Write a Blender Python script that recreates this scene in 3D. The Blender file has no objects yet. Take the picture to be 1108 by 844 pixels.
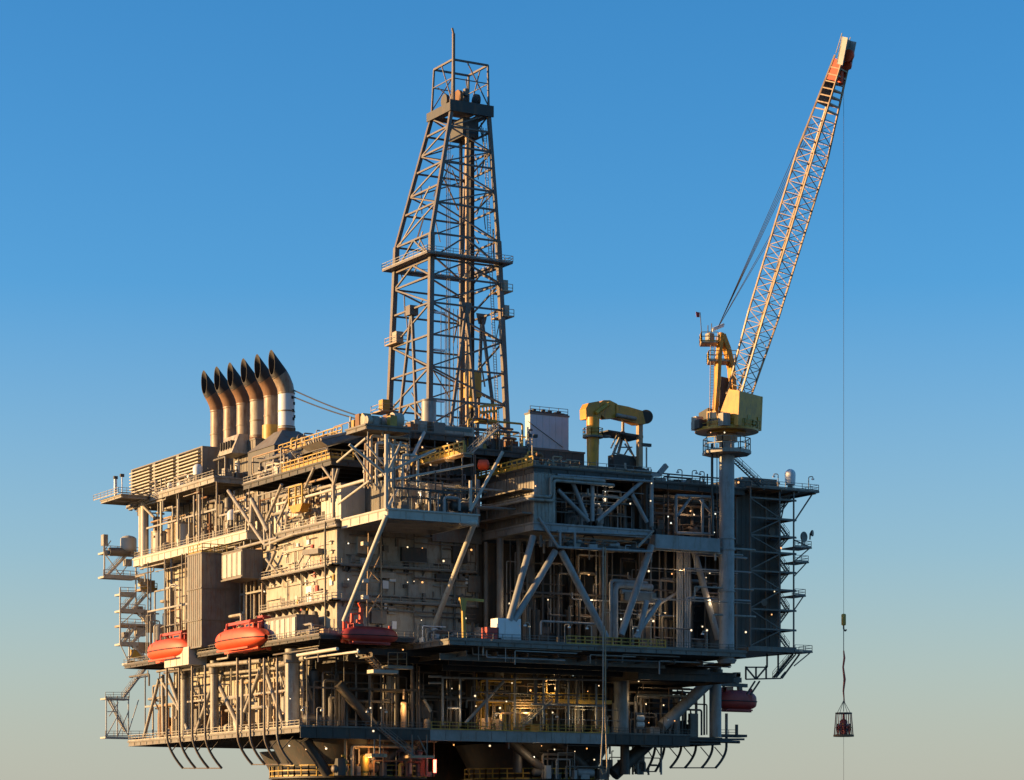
import bpy, bmesh, math, random
from mathutils import Vector, Matrix

random.seed(7)
SC = bpy.context.scene
COL = SC.collection
V3 = Vector

# ------------------------------------------------------------------ camera frame
FPX, CX, HY = 2755.0, 554.0, 905.0          # focal length, centre column and horizon row of the 1108x844 photograph
D = V3((0.5, 0.8660254, 0)); R = V3((0.8660254, -0.5, 0)); UP = V3((0, 0, 1))
CAM = -450.0 * D + (189.0 / FPX * 450.0) * R + V3((0, 0, 10.0))

def ray(px, py):
    return D + R * ((px - CX) / FPX) + UP * ((HY - py) / FPX)
def AX(px, py, x):                          # measured point on the upright plane x = const
    r = ray(px, py); return CAM + r * ((x - CAM.x) / r.x)
def AY(px, py, y):                          # ... on the upright plane y = const
    r = ray(px, py); return CAM + r * ((y - CAM.y) / r.y)
def pxof(p):
    q = V3(p) - CAM; d = q.dot(D)
    return CX + FPX * q.dot(R) / d, HY - FPX * q.z / d

# ------------------------------------------------------------------ materials
def mat(name, col, rough=0.6, metal=0.0, wear=0.35, rust=0.12, scale=0.35, streak=True):
    m = bpy.data.materials.new(name); m.use_nodes = True
    nt = m.node_tree; N = nt.nodes; L = nt.links
    b = N['Principled BSDF']; b.inputs['Roughness'].default_value = rough; b.inputs['Metallic'].default_value = metal
    geo = N.new('ShaderNodeNewGeometry')
    mp = N.new('ShaderNodeMapping'); L.new(geo.outputs['Position'], mp.inputs['Vector'])
    mp.inputs['Scale'].default_value = (1, 1, 0.22 if streak else 1)
    n1 = N.new('ShaderNodeTexNoise'); n1.inputs['Scale'].default_value = scale; n1.inputs['Detail'].default_value = 7; n1.inputs['Roughness'].default_value = 0.65
    L.new(geo.outputs['Position'], n1.inputs['Vector'])
    n2 = N.new('ShaderNodeTexNoise'); n2.inputs['Scale'].default_value = scale * 4; n2.inputs['Detail'].default_value = 6; n2.inputs['Roughness'].default_value = 0.7
    L.new(mp.outputs['Vector'], n2.inputs['Vector'])
    r1 = N.new('ShaderNodeValToRGB'); r1.color_ramp.elements[0].position = 0.3; r1.color_ramp.elements[1].position = 0.7
    k = 1 - wear
    r1.color_ramp.elements[0].color = (col[0] * k, col[1] * k * 0.98, col[2] * k * 0.95, 1)
    r1.color_ramp.elements[1].color = (col[0], col[1], col[2], 1)
    L.new(n1.outputs['Fac'], r1.inputs['Fac'])
    mx = N.new('ShaderNodeMixRGB'); mx.inputs['Color2'].default_value = (0.16, 0.075, 0.03, 1)
    r2 = N.new('ShaderNodeValToRGB'); r2.color_ramp.elements[0].position = 0.60 - rust * 0.5; r2.color_ramp.elements[1].position = 0.78 - rust * 0.4
    r2.color_ramp.elements[0].color = (0, 0, 0, 1); r2.color_ramp.elements[1].color = (min(1, rust * 4),) * 3 + (1,)
    L.new(n2.outputs['Fac'], r2.inputs['Fac']); L.new(r2.outputs['Color'], mx.inputs['Fac'])
    L.new(r1.outputs['Color'], mx.inputs['Color1']); L.new(mx.outputs['Color'], b.inputs['Base Color'])
    return m

def glow(name, col, s):
    m = bpy.data.materials.new(name); m.use_nodes = True
    b = m.node_tree.nodes['Principled BSDF']; b.inputs['Base Color'].default_value = (0.8, 0.8, 0.8, 1)
    b.inputs['Emission Color'].default_value = (*col, 1); b.inputs['Emission Strength'].default_value = s
    return m

M = {
 'bwhite': mat('cool white paint', (0.430, 0.530, 0.590), 0.5, 0, 0.12, 0.0, 0.4),
 'cream': mat('cream paint', (0.412, 0.368, 0.290), 0.6, 0, 0.34, 0.2, 0.3),
 'cream2': mat('pale cream paint', (0.525, 0.488, 0.413), 0.55, 0, 0.22, 0.08, 0.4),
 'grey': mat('grey steel paint', (0.165, 0.152, 0.130), 0.55, 0, 0.42, 0.20, 0.35),
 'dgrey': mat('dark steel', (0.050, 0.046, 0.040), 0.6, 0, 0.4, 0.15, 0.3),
 'pale': mat('pale steel paint', (0.450, 0.420, 0.360), 0.55, 0, 0.25, 0.10, 0.4),
 'blue': mat('blue grey paint', (0.300, 0.305, 0.300), 0.5, 0, 0.36, 0.16, 0.3),
 'lgrey': mat('light steel paint', (0.330, 0.310, 0.265), 0.55, 0, 0.4, 0.2, 0.45),
 'clad': mat('weathered cladding', (0.185, 0.172, 0.150), 0.6, 0, 0.36, 0.20, 0.35),
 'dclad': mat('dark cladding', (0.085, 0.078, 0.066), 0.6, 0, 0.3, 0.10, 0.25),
 'white': mat('white paint', (0.680, 0.680, 0.670), 0.5, 0, 0.12, 0.0, 0.4),
 'yellow': mat('crane yellow', (0.640, 0.290, 0.012), 0.45, 0, 0.42, 0.18, 0.55),
 'ochre': mat('safety yellow rail', (0.496, 0.304, 0.040), 0.5, 0, 0.4, 0.15, 0.6),
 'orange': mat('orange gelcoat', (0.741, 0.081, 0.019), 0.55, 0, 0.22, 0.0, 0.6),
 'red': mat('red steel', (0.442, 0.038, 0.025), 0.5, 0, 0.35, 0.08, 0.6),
 'derrick': mat('derrick steel', (0.135, 0.122, 0.108), 0.55, 0, 0.35, 0.25, 0.5),
 'boom': mat('boom steel', (0.430, 0.290, 0.165), 0.5, 0, 0.35, 0.2, 0.4),
 'stack': mat('stack steel', (0.330, 0.250, 0.170), 0.5, 0, 0.3, 0.30, 0.35),
 'rusty': mat('rusted steel', (0.230, 0.115, 0.055), 0.8, 0, 0.4, 0.3, 0.5),
 'soot': mat('sooty steel', (0.036, 0.030, 0.026), 0.8, 0, 0.4, 0.05, 0.5),
 'black': mat('black rubber', (0.020, 0.020, 0.021), 0.7, 0, 0.2, 0.0, 1),
 'wire': mat('wire rope', (0.049, 0.049, 0.052), 0.6, 0.2, 0.2, 0.05, 1),
 'skin': mat('skin', (0.420, 0.260, 0.180), 0.6, 0, 0.1, 0.0, 3),
 'navy': mat('navy cloth', (0.035, 0.040, 0.060), 0.8, 0, 0.2, 0.0, 3),
 'glass': mat('dark glass', (0.020, 0.025, 0.030), 0.08, 0, 0.1, 0.0, 1),
 'lampw': glow('white lamp', (1, 0.74, 0.42), 0.7), 'lampo': glow('warm lamp', (1, 0.42, 0.10), 0.75),
 'lampc': glow('cool lamp', (0.95, 0.95, 0.78), 0.7), 'lampr': glow('red lamp', (1, 0.08, 0.04), 6),
}

# ------------------------------------------------------------------ mesh builder
class MB:
    def __init__(s): s.v = []; s.f = []; s.smooth = False
    def add(s, vs, fs):
        o = len(s.v); s.v += [tuple(p) for p in vs]; s.f += [tuple(i + o for i in f) for f in fs]; return s
    def box(s, a, b):
        x0, x1 = sorted((a[0], b[0])); y0, y1 = sorted((a[1], b[1])); z0, z1 = sorted((a[2], b[2]))
        return s.add([(x0,y0,z0),(x1,y0,z0),(x1,y1,z0),(x0,y1,z0),(x0,y0,z1),(x1,y0,z1),(x1,y1,z1),(x0,y1,z1)],
                     [(0,3,2,1),(4,5,6,7),(0,1,5,4),(1,2,6,5),(2,3,7,6),(3,0,4,7)])
    def bar(s, a, b, w=0.3, h=None, up=None):
        a, b = V3(a), V3(b); h = h or w; d = (b - a)
        if d.length < 1e-6: return s
        d.normalize(); u = V3(up) if up else (UP if abs(d.z) < 0.95 else V3((0, 1, 0)))
        p = d.cross(u).normalized(); q = p.cross(d).normalized()
        vs = []
        for e in (a, b):
            for i, j in ((-1,-1),(1,-1),(1,1),(-1,1)): vs.append(e + p * (w/2*i) + q * (h/2*j))
        return s.add(vs, [(0,1,2,3),(7,6,5,4),(0,4,5,1),(1,5,6,2),(2,6,7,3),(3,7,4,0)])
    def ibeam(s, a, b, w=0.4, h=0.8, t=0.08):
        s.bar(V3(a) + UP * (h/2 - t/2), V3(b) + UP * (h/2 - t/2), w, t); s.bar(V3(a) - UP * (h/2 - t/2), V3(b) - UP * (h/2 - t/2), w, t)
        return s.bar(a, b, t, h - 2 * t)
    def tube(s, pts, r, n=8, caps=True):
        pts = [V3(p) for p in pts]; rs = r if isinstance(r, (list, tuple)) else [r] * len(pts)
        rings = []; prev = None
        for i, p in enumerate(pts):
            d = (pts[min(i+1, len(pts)-1)] - pts[max(i-1, 0)]).normalized()
            if prev is None:
                u = V3((0,0,1)) if abs(d.z) < 0.9 else V3((1,0,0))
                q = d.cross(u).normalized()
            else:
                q = (prev - d * prev.dot(d)).normalized()
            prev = q; w = d.cross(q)
            rings.append([p + (q * math.cos(2*math.pi*k/n) + w * math.sin(2*math.pi*k/n)) * rs[i] for k in range(n)])
        vs = [v for rg in rings for v in rg]; fs = []
        for i in range(len(pts) - 1):
            for k in range(n):
                k2 = (k + 1) % n; fs.append((i*n+k, i*n+k2, (i+1)*n+k2, (i+1)*n+k))
        if caps: fs.append(tuple(range(n-1, -1, -1))); fs.append(tuple((len(pts)-1)*n + k for k in range(n)))
        s.smooth = True
        return s.add(vs, fs)
    def pipe(s, pts, r, n=8, bend=None):       # poly-line with rounded corners
        pts = [V3(p) for p in pts]; bend = bend or r * 2.2; out = [pts[0]]
        for i in range(1, len(pts) - 1):
            a, b, c = pts[i-1], pts[i], pts[i+1]; d1 = (a - b); d2 = (c - b); k = min(bend, d1.length * .45, d2.length * .45)
            p0 = b + d1.normalized() * k; p2 = b + d2.normalized() * k
            for t in (0, .25, .5, .75, 1): out.append(p0 * (1-t)**2 + b * (2*t*(1-t)) + p2 * t*t)
        return s.tube(out + [pts[-1]], r, n)
    def vessel(s, a, b, r, n=16):              # domed pressure vessel
        a, b = V3(a), V3(b); d = (b - a).normalized(); L = (b - a).length; k = min(r * .5, L * .3)
        pts = []; rs = []
        for t in (0.02, .3, .6, .85, 1): pts.append(a + d * (k * t)); rs.append(r * math.sqrt(max(0.0, 1 - (1 - t)**2)))
        for t in (1, .85, .6, .3, 0.02): pts.append(b - d * (k * t)); rs.append(r * math.sqrt(max(0.0, 1 - (1 - t)**2)))
        return s.tube(pts, rs, n)
    def ball(s, c, r, n=10):
        c = V3(c); pts = [c + UP * (-r * math.cos(math.pi * i / n)) for i in range(n + 1)]
        return s.tube(pts, [max(r * math.sin(math.pi * i / n), r * .02) for i in range(n + 1)], n + 2)
    def prism(s, poly, ext):                   # flat outline given thickness
        poly = [V3(p) for p in poly]; ext = V3(ext); n = len(poly)
        return s.add(poly + [p + ext for p in poly], [tuple(range(n-1, -1, -1)), tuple(range(n, 2*n))] + [(i, (i+1) % n, n + (i+1) % n, n + i) for i in range(n)])
    def build(s, name, m, parent=None, smooth=None):
        me = bpy.data.meshes.new(name)
        if parent is not None: w = WLOC[parent.name]
        else:
            xs = [p[0] for p in s.v]; ys = [p[1] for p in s.v]; zs = [p[2] for p in s.v]
            w = V3(((min(xs)+max(xs))/2, (min(ys)+max(ys))/2, min(zs)))
        me.from_pydata([(p[0]-w.x, p[1]-w.y, p[2]-w.z) for p in s.v], [], s.f)
        bm = bmesh.new(); bm.from_mesh(me); bmesh.ops.recalc_face_normals(bm, faces=bm.faces); bm.to_mesh(me); bm.free()
        me.materials.append(M[m] if isinstance(m, str) else m)
        if s.smooth if smooth is None else smooth:
            for p in me.polygons: p.use_smooth = len(p.vertices) == 4
            me.set_sharp_from_angle(angle=math.radians(40))
        o = bpy.data.objects.new(name, me); COL.objects.link(o)
        if parent is not None: o.parent = parent
        else: o.location = w
        WLOC[o.name] = w.copy()
        return o

WLOC = {}
LABELS = set()
def tag(o, label, cat, group=None):
    o['label'] = label; o['category'] = cat
    if group: o['group'] = group
    return o
def thing(name, label, cat, loc=(0, 0, 0), group=None):
    o = bpy.data.objects.new(name, None); COL.objects.link(o); o.location = loc; o.empty_display_size = 0.5
    WLOC[o.name] = V3(loc)
    return tag(o, label, cat, group)
def struct(o): o['kind'] = 'structure'; return o
def dup(root, loc, rotz=0.0, label=None, scale=None):
    r = root.copy(); COL.objects.link(r); r.location = loc; r.rotation_euler = (0, 0, rotz)
    if scale: r.scale = (scale,) * 3
    if label: r['label'] = label
    for ch in list(root.children):
        c = ch.copy(); COL.objects.link(c); c.parent = r
        for g in list(ch.children):
            d = g.copy(); COL.objects.link(d); d.parent = c
    return r
ORD = ['first','second','third','fourth','fifth','sixth','seventh','eighth','ninth','tenth','eleventh','twelfth','thirteenth','fourteenth','fifteenth','sixteenth','seventeenth','eighteenth','nineteenth','twentieth']

def rail(label, pts, m='lgrey', h=1.15, w=0.085, step=1.9, toe=True, kick=.22):
    mb = MB(); pts = [V3(p) for p in pts]
    for a, b in zip(pts, pts[1:]):
        L = (b - a).length; n = max(1, round(L / step))
        for i in range(n + 1):
            p = a.lerp(b, i / n); mb.bar(p, p + UP * h, w)
        for k in (h, h * .55): mb.bar(a + UP * k, b + UP * k, w)
        if toe: mb.bar(a + UP * (.03 + kick / 2), b + UP * (.03 + kick / 2), .03, kick)
    return tag(mb.build('guardrail', m), label, 'railing', 'guardrails on the platform')

def stairs(mb, a, b, wv, rails=True):        # one straight flight, a -> b, with width vector wv
    a, b, wv = V3(a), V3(b), V3(wv); n = max(3, int(abs(b.z - a.z) / .3))
    for e in (V3((0,0,0)), wv):
        mb.bar(a + e, b + e, .1, .26)
        if rails:
            for k in (1.1, .6): mb.bar(a + e + UP * k, b + e + UP * k, .07)
            for i in range(0, n + 1, 4): p = a.lerp(b, i / n) + e; mb.bar(p, p + UP * 1.1, .07)
    for i in range(1, n): p = a.lerp(b, i / n); mb.bar(p, p + wv, .28, .06)
# ------------------------------------------------------------------ world, sun, camera
SUN = V3((-1.0, 0.50, 0)).normalized(); EL = math.radians(8.5)
SUN = (SUN * math.cos(EL) + UP * math.sin(EL)).normalized()
w = bpy.data.worlds.new('World'); SC.world = w; w.use_nodes = True
nt = w.node_tree; sky = nt.nodes.new('ShaderNodeTexSky'); sky.sky_type = 'NISHITA'; sky.sun_disc = False
sky.sun_elevation = EL; sky.sun_rotation = math.atan2(SUN.x, SUN.y); sky.altitude = 0
sky.air_density = 1.0; sky.dust_density = 0.75; sky.ozone_density = 4.0
bg = nt.nodes['Background']; bg.inputs['Strength'].default_value = 0.115
hs = nt.nodes.new('ShaderNodeHueSaturation'); hs.inputs['Saturation'].default_value = 1.17
nt.links.new(sky.outputs['Color'], hs.inputs['Color']); 
# low marine haze band: a pale layer of air hugging the horizon all round
tc_ = nt.nodes.new('ShaderNodeTexCoord'); sx = nt.nodes.new('ShaderNodeSeparateXYZ'); rp = nt.nodes.new('ShaderNodeValToRGB'); mxh = nt.nodes.new('ShaderNodeMixRGB')
nt.links.new(tc_.outputs['Generated'], sx.inputs['Vector']); nt.links.new(sx.outputs['Z'], rp.inputs['Fac'])
cr = rp.color_ramp; cr.elements[0].position = 0.0; cr.elements[0].color = (.85, .85, .85, 1); cr.elements[1].position = .21; cr.elements[1].color = (0, 0, 0, 1)
for p_, v_ in ((.045, .68), (.11, .30)): e_ = cr.elements.new(p_); e_.color = (v_, v_, v_, 1)
mxh.inputs['Color2'].default_value = (1.98, 1.96, 1.74, 1)
nt.links.new(rp.outputs['Color'], mxh.inputs['Fac']); nt.links.new(hs.outputs['Color'], mxh.inputs['Color1']); nt.links.new(mxh.outputs['Color'], bg.inputs['Color'])
sl = bpy.data.lights.new('sun', 'SUN'); sl.energy = 5.0; sl.angle = math.radians(0.5); sl.color = (1.0, 0.62, 0.26)
so = bpy.data.objects.new('sun', sl); COL.objects.link(so); so.rotation_euler = (-SUN).to_track_quat('-Z', 'Y').to_euler()
cd = bpy.data.cameras.new('camera'); cam = bpy.data.objects.new('camera', cd); COL.objects.link(cam)
cam.location = CAM; cam.rotation_euler = D.to_track_quat('-Z', 'Y').to_euler()
cd.sensor_width = 36; cd.lens = 36 * FPX / 1108; cd.shift_y = (HY - 422) / 1108.0; cd.clip_start = 1; cd.clip_end = 90000
SC.camera = cam
vs = SC.view_settings; vs.view_transform = 'Standard'; vs.look = 'None'; vs.gamma = 1; vs.exposure = 1.18; vs.use_curve_mapping = False
SC.cycles.max_bounces = 6; SC.cycles.use_denoising = True; SC.cycles.sample_clamp_indirect = 3

# ------------------------------------------------------------------ sea
mw = bpy.data.materials.new('sea water'); mw.use_nodes = True; nt = mw.node_tree; b = nt.nodes['Principled BSDF']
b.inputs['Base Color'].default_value = (0.012, 0.03, 0.045, 1); b.inputs['Roughness'].default_value = 0.12; b.inputs['IOR'].default_value = 1.33
g = nt.nodes.new('ShaderNodeNewGeometry'); n = nt.nodes.new('ShaderNodeTexNoise'); n.inputs['Scale'].default_value = 0.15; n.inputs['Detail'].default_value = 8
bu = nt.nodes.new('ShaderNodeBump'); bu.inputs['Strength'].default_value = 0.7; bu.inputs['Distance'].default_value = 2
nt.links.new(g.outputs['Position'], n.inputs['Vector']); nt.links.new(n.outputs['Fac'], bu.inputs['Height']); nt.links.new(bu.outputs['Normal'], b.inputs['Normal'])
mb = MB(); NR = 96; RAD = 42000
mb.add([(0, 0, 0)] + [(RAD * math.cos(2*math.pi*k/NR), RAD * math.sin(2*math.pi*k/NR), 0) for k in range(NR)], [(0, 1 + k, 1 + (k + 1) % NR) for k in range(NR)])
struct(mb.build('sea', mw))

# ------------------------------------------------------------------ platform steel
Z0, Z1, Z2, Z3, ZR, ZF = 29.4, 45.0, 67.8, 80.0, 77.0, 83.0
plat = thing('offshore_platform', 'weathered grey steel frame and decks of the floating drilling platform standing in the sea', 'oil platform', (30, 30, 0))
def deck(x0, x1, y0, y1, z, t=1.5, m='grey', name='deck', ribs=True, clean=True):
    mb = MB(); mb.box((x0, y0, z - .25), (x1, y1, z))
    e = .25
    for a, b in (((x0, y0), (x1, y0)), ((x1, y0), (x1, y1)), ((x1, y1), (x0, y1)), ((x0, y1), (x0, y0))):
        a3 = V3((a[0], a[1], z - .25 - t/2)); b3 = V3((b[0], b[1], z - .25 - t/2))
        c = V3(((x0+x1)/2, (y0+y1)/2, a3.z)); nrm = V3((-(b3-a3).y, (b3-a3).x, 0)).normalized()
        if nrm.dot(c - a3) < 0: nrm = -nrm
        d = (b3 - a3).normalized(); sh = nrm * (e + .002) + V3((0, 0, -.004))
        A = a3 + sh + d * (e + .05); B = b3 + sh - d * (e + .05)
        mb.ibeam(A, B, .36, t, .09)
        if ribs:
            k = int((B - A).length / 3.2)
            for i in range(1, k): p = A.lerp(B, i / k) - nrm * .1; mb.bar(p + UP * (t/2 - .1), p - UP * (t/2 - .1), .1, .16)
    # joists below the plate
    ny = int((y1 - y0) / 4.5)
    for i in range(1, ny): y = y0 + (y1 - y0) * i / ny; mb.bar((x0 + .6, y, z - .25 - t*.4), (x1 - .6, y, z - .25 - t*.4), .25, t*.75)
    return mb.build(name, m, plat)

ZQ, Z1F, ZRM = 66.0, 44.2, 75.3
deck(-6.5, 76, 2, 84, Z0, .8, 'clad', 'lower_deck')
deck(76.2, 86, 5, 20, Z0 - .1, 1.2, 'dgrey', 'lower_deck')
for x0_, x1_, m_ in ((-6.4, 19.4, 'dgrey'), (19.5, 56, 'blue'), (56.1, 76, 'dgrey')):
    mb = MB(); mb.ibeam((x0_, 1.7, Z0 - 1.05), (x1_, 1.7, Z0 - 1.05), .4, 1.95, .1)
    for i in range(1, int((x1_ - x0_) / 3.2)): mb.bar((x0_ + 3.2 * i, 1.62, Z0 - .2), (x0_ + 3.2 * i, 1.62, Z0 - 1.9), .1, .14)
    mb.build('edge_girder', m_, plat)
deck(-7, 11.8, -7.2, 85, Z1, .5, 'dgrey', 'main_deck')
deck(12, 75, -19, 66, Z1F, .8, 'grey', 'main_deck')
deck(-1.5, 22, 36, 94, Z2, 1.4, 'cream2', 'upper_deck')
deck(-.8, 29, -.6, 31, ZQ + .02, 1.1, 'grey', 'upper_deck')
deck(.1, 18.3, -19, -.9, ZQ, 1.5, 'pale', 'upper_deck')
deck(-1.2, 26, 52, 99, Z3, .9, 'lgrey', 'top_deck')
deck(-7.5, -1.4, 85, 97, Z3, .5, 'lgrey', 'top_deck')
deck(-.6, 30, 1.5, 40, ZR, .9, 'dgrey', 'mezzanine_deck')
ZF, ZG = 80.4, 82.3
deck(-3, 6, -17, -9, ZF, .7, 'grey', 'drill_floor')
deck(10, 24, -3, 6, ZG, 1.0, 'dgrey', 'drill_floor')
deck(4, 44, 6.2, 34, ZG + .02, 1.3, 'dgrey', 'drill_floor')
deck(29, 54, -19, 4, ZRM, 1.0, 'dgrey', 'module_roof')
deck(29, 54, -19, 4, 65.4, 1.2, 'blue', 'module_floor')
deck(54.2, 79, -13, 14, ZRM, 1.0, 'dgrey', 'module_roof')
deck(54.2, 79, -12, 14, 65, .9, 'dgrey', 'module_floor')

# hull columns in the sea, with a flared shoulder and walkway ring
for cx, cy, r in ((12, 20, 13), (54, 24, 13.5), (34, 78, 11), (62, 84, 11)):
    mb = MB(); mb.tube([(cx, cy, -18), (cx, cy, 21)], r, 40); mb.tube([(cx, cy, 21.01), (cx, cy, 23.5), (cx, cy, 27.6)], [r - 1.2, r - .6, r + 1.6], 32)
    mb.build('hull_column', 'dgrey', plat)
    mb = MB(); mb.tube([(cx, cy, 20.6), (cx, cy, 20.85)], r + 1.7, 40); mb.build('column_walkway', 'dgrey', plat)
for a, b in (((12, 20), (54, 24)), ((12, 20), (34, 78)), ((54, 24), (62, 84)), ((34, 78), (62, 84))):
    mb = MB(); mb.bar((a[0], a[1], -14), (b[0], b[1], -14), 12, 8); mb.build('pontoon', 'dgrey', plat)

def col(name, p0, p1, r, m='blue', n=16):
    mb = MB(); mb.tube([p0, p1], r, n); return mb.build(name, m, plat)
mb = MB(); mb.box((16, 38, 20.9), (62, 38.6, 28.4)); mb.box((57, 22, 21), (57.5, 37.9, 28.4)); mb.build('cellar_wall', 'dgrey', plat)
# columns lower deck -> main deck, as measured
for px, y, r in ((200.5, 60, 0), (316.5, 5, 1.35), (672, 4, 1.45), (774, 6, 1.2), (425, 10, 1.2), (232, 46, .8), (540, 12, .9)):
    if px == 200.5: p = AX(px, 750, -3); r = 1.05
    elif px in (316.5, 232): p = AX(px, 750, -4)
    else: p = AY(px, 750, y)
    col('leg_column', (p.x, p.y, Z0), (p.x, p.y, Z1 - 1.4), r, 'lgrey' if px < 330 else 'blue')
    mb = MB(); mb.tube([(p.x, p.y, Z1 - 4), (p.x, p.y, Z1 - 3.9), (p.x, p.y, Z1 - 2.4)], [r, r + .25, r + .3], 16); mb.build('column_head', 'grey', plat)
def brace(a, b, r=.45, m='grey', name='brace'):
    return col(name, a, b, r, m, 10)
def bx(p1, p2, x, r=.4, m='lgrey', name='brace'): return brace(AX(*p1, x), AX(*p2, x), r, m, name)
def by(p1, p2, y, r=.45, m='blue', name='brace'): return brace(AY(*p1, y), AY(*p2, y), r, m, name)
# left face, lower storey (sunlit)
for p1, p2, r in (((172, 735), (156, 797), .35), ((174, 735), (195, 770), .3), ((176, 730), (177, 795), .4), ((182, 730), (205, 795), .4), ((232, 735), (212, 793), .4), ((234, 735), (262, 793), .45),
                  ((283, 722), (265, 770), .4), ((286, 722), (308, 788), .4), ((300, 720), (330, 712), .5), ((240, 730), (224, 792), .35), ((262, 735), (262, 792), .35)):
    bx(p1, p2, -3.2, r)
# under the boats: pale horizontal tubes
bx((183, 724), (282, 715), -5, .4); bx((200, 733), (300, 723), -2.5, .3); bx((322, 709), (365, 702), -6, .3, 'cream2'); bx((330, 712), (388, 705), -4.5, .22, 'cream2')
# front face, lower storey
by((366, 740), (404, 785), 4, .9, 'dgrey'); by((716, 786), (770, 735), 6, 1.15, 'blue'); by((330, 735), (350, 788), 8, .4, 'dgrey'); by((503, 783), (545, 737), 3, .3)
by((455, 735), (420, 785), 9, .9, 'dgrey'); by((664, 838), (706, 800), 8, 1.3, 'dgrey'); by((572, 830), (620, 798), 12, .7, 'dgrey'); by((420, 838), (452, 798), 8, 1.0, 'dgrey'); by((590, 835), (548, 798), 9, .9, 'dgrey'); by((640, 838), (600, 797), 9, .9, 'dgrey')
by((355, 838), (330, 800), 8, 1.0, 'dgrey'); by((405, 838), (440, 798), 7, .9, 'dgrey')
# the white corner frame below the drill floor
by((418, 470), (418, 550), -18.6, .34, 'pale', 'column'); brace(AY(459, 468, -3.6), AY(418.5, 552, -18.9), .3, 'pale'); brace(AY(418, 558, -18.8), AY(372, 672, -8.5), .42, 'pale')
by((544, 489), (508.5, 553), -18.6, .3, 'pale'); by((509, 520), (509, 550), -18.4, .3, 'pale', 'column'); brace(AY(513, 567, -18.8), AY(468, 682, -1.2), .48, 'pale')
by((434, 478), (419, 512), -18.4, .22, 'pale'); by((378, 481), (416, 512), -18.4, .25, 'pale'); by((384, 490), (402, 517), -17, .18, 'pale'); by((396, 480), (417, 505), -16.8, .18, 'pale'); by((398, 472), (398, 516), -15, .2, 'pale'); by((440, 480), (440, 505), -15, .2, 'pale')
by((419, 511), (471, 487), -16, .26, 'pale'); by((420, 520), (512, 503), -16.5, .22, 'pale')
bx((300, 546), (352, 532), -1, .26, 'cream2'); brace(AX(352, 532, -1), AY(417, 513, -18.6), .3, 'pale'); brace(AX(365, 500, -1), AY(396, 474, -16), .2, 'pale'); brace(AX(366, 545, -1), AY(400, 520, -17), .22, 'pale')
mb = MB(); p = AY(513, 566, -18.9); mb.vessel(p - R * 2.6, p + R * .6, .55); mb.build('strut_joint', 'cream2', plat)
# struts on the left face between upper decks
for p1, p2, r in (((247, 531), (287, 590), .35), ((272, 540), (290, 575), .45), ((273, 540), (272, 565), .45), ((305, 524), (288, 564), .3), ((314, 535), (300, 566), .25), ((340, 506), (330, 528), .25), ((349, 505), (362, 523), .25),
                  ((361, 507), (361, 560), .3), ((366, 507), (360, 530), .25), ((287, 590), (318, 578), .3), ((318, 578), (365, 568), .25), ((155, 548), (167, 560), .3), ((286, 567), (287, 594), .3), ((293, 567), (293, 594), .3), ((287, 567), (293, 594), .18),
                  ((255, 594), (300, 582), .28), ((300, 620), (288, 605), .25), ((298, 597), (289, 618), .3), ((216, 535), (216, 590), .3), ((210, 536), (210, 580), .2), ((193, 540), (193, 583), .25)):
    bx(p1, p2, -1.3, r, 'lgrey')
# tall cream tubes at the far left corner
for px, r in ((156, .75), (152, .4)):
    p = AX(px, 560, -.8); q = AX(px, 613, -.8); col('corner_tube', (p.x, p.y, Z3 - 1.0), (q.x, q.y, q.z), r, 'cream2')
# big diagonals carrying the right-hand module
for p1, p2, r in (((577, 580), (551, 672), .6), ((601, 596), (556, 672), .6), ((607, 596), (656, 690), .65), ((705, 590), (672, 687), .65), ((700, 650), (690, 690), .5), ((714, 650), (687, 690), .45)):
    by(p1, p2, -17.6, r)
by((751, 596), (777, 692), -12, .62)
for px, y, r in ((541, -9, .62), (526, -3, .4), (561, -9, .4), (574, -6, .8), (744, -11, .7), (735, -9, .35), (739, -9, .35), (720, -8, .3), (694, -6, .5), (620, -4, .6), (650, -3, .5)):
    p = AY(px, 640, y); col('leg_column', (p.x, p.y, Z1F), (p.x, p.y, 63.4), r, 'grey')
by((737, 678), (752, 640), -10, .3); by((752, 640), (764, 628), -10, .3); by((690, 668), (735, 640), -11, .3)
# right box girder to the crane pedestal
a, b = AY(706, 588, -17), AY(776, 590, -17); a.z = b.z = 63.6
mb = MB(); mb.bar(a, b, 2.0, 2.5)
for t in (.22, .47, .75): q = a.lerp(b, t); mb.bar(q - R * .08, q + R * .08, 2.12, 2.62)
mb.build('box_girder', 'blue', plat)
# portal frame on the right module face
for p1, p2 in (((731.5, 536), (731.5, 576)), ((760, 540), (760, 577)), ((771, 540), (771, 578)), ((731.5, 536), (772, 538)), ((731.5, 576.5), (772, 578)), ((733, 558), (747, 539)), ((757, 540), (769, 555))):
    by(p1, p2, -13.6, .28, 'blue', 'portal_frame')
# front-right module: roof truss and sill
for p1, p2 in (((603.5, 530), (637, 564)), ((697, 519), (646, 564)), ((641, 523), (641, 564)), ((620, 523), (635, 560)), ((705, 515), (705, 570)), ((684, 535), (700, 565))):
    by(p1, p2, -18.5, .38, 'blue')
for p1, p2 in (((603, 514), (705, 521)), ((603, 575), (705, 579)), ((603, 592), (705, 597)), ((622, 575), (622, 593)), ((606, 574), (606, 593))):
    by(p1, p2, -18.9, .24, 'blue')
by((583, 560), (604, 592), -19.2, .25, 'blue'); by((707, 574), (690, 592), -19.2, .25, 'lgrey')
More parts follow.
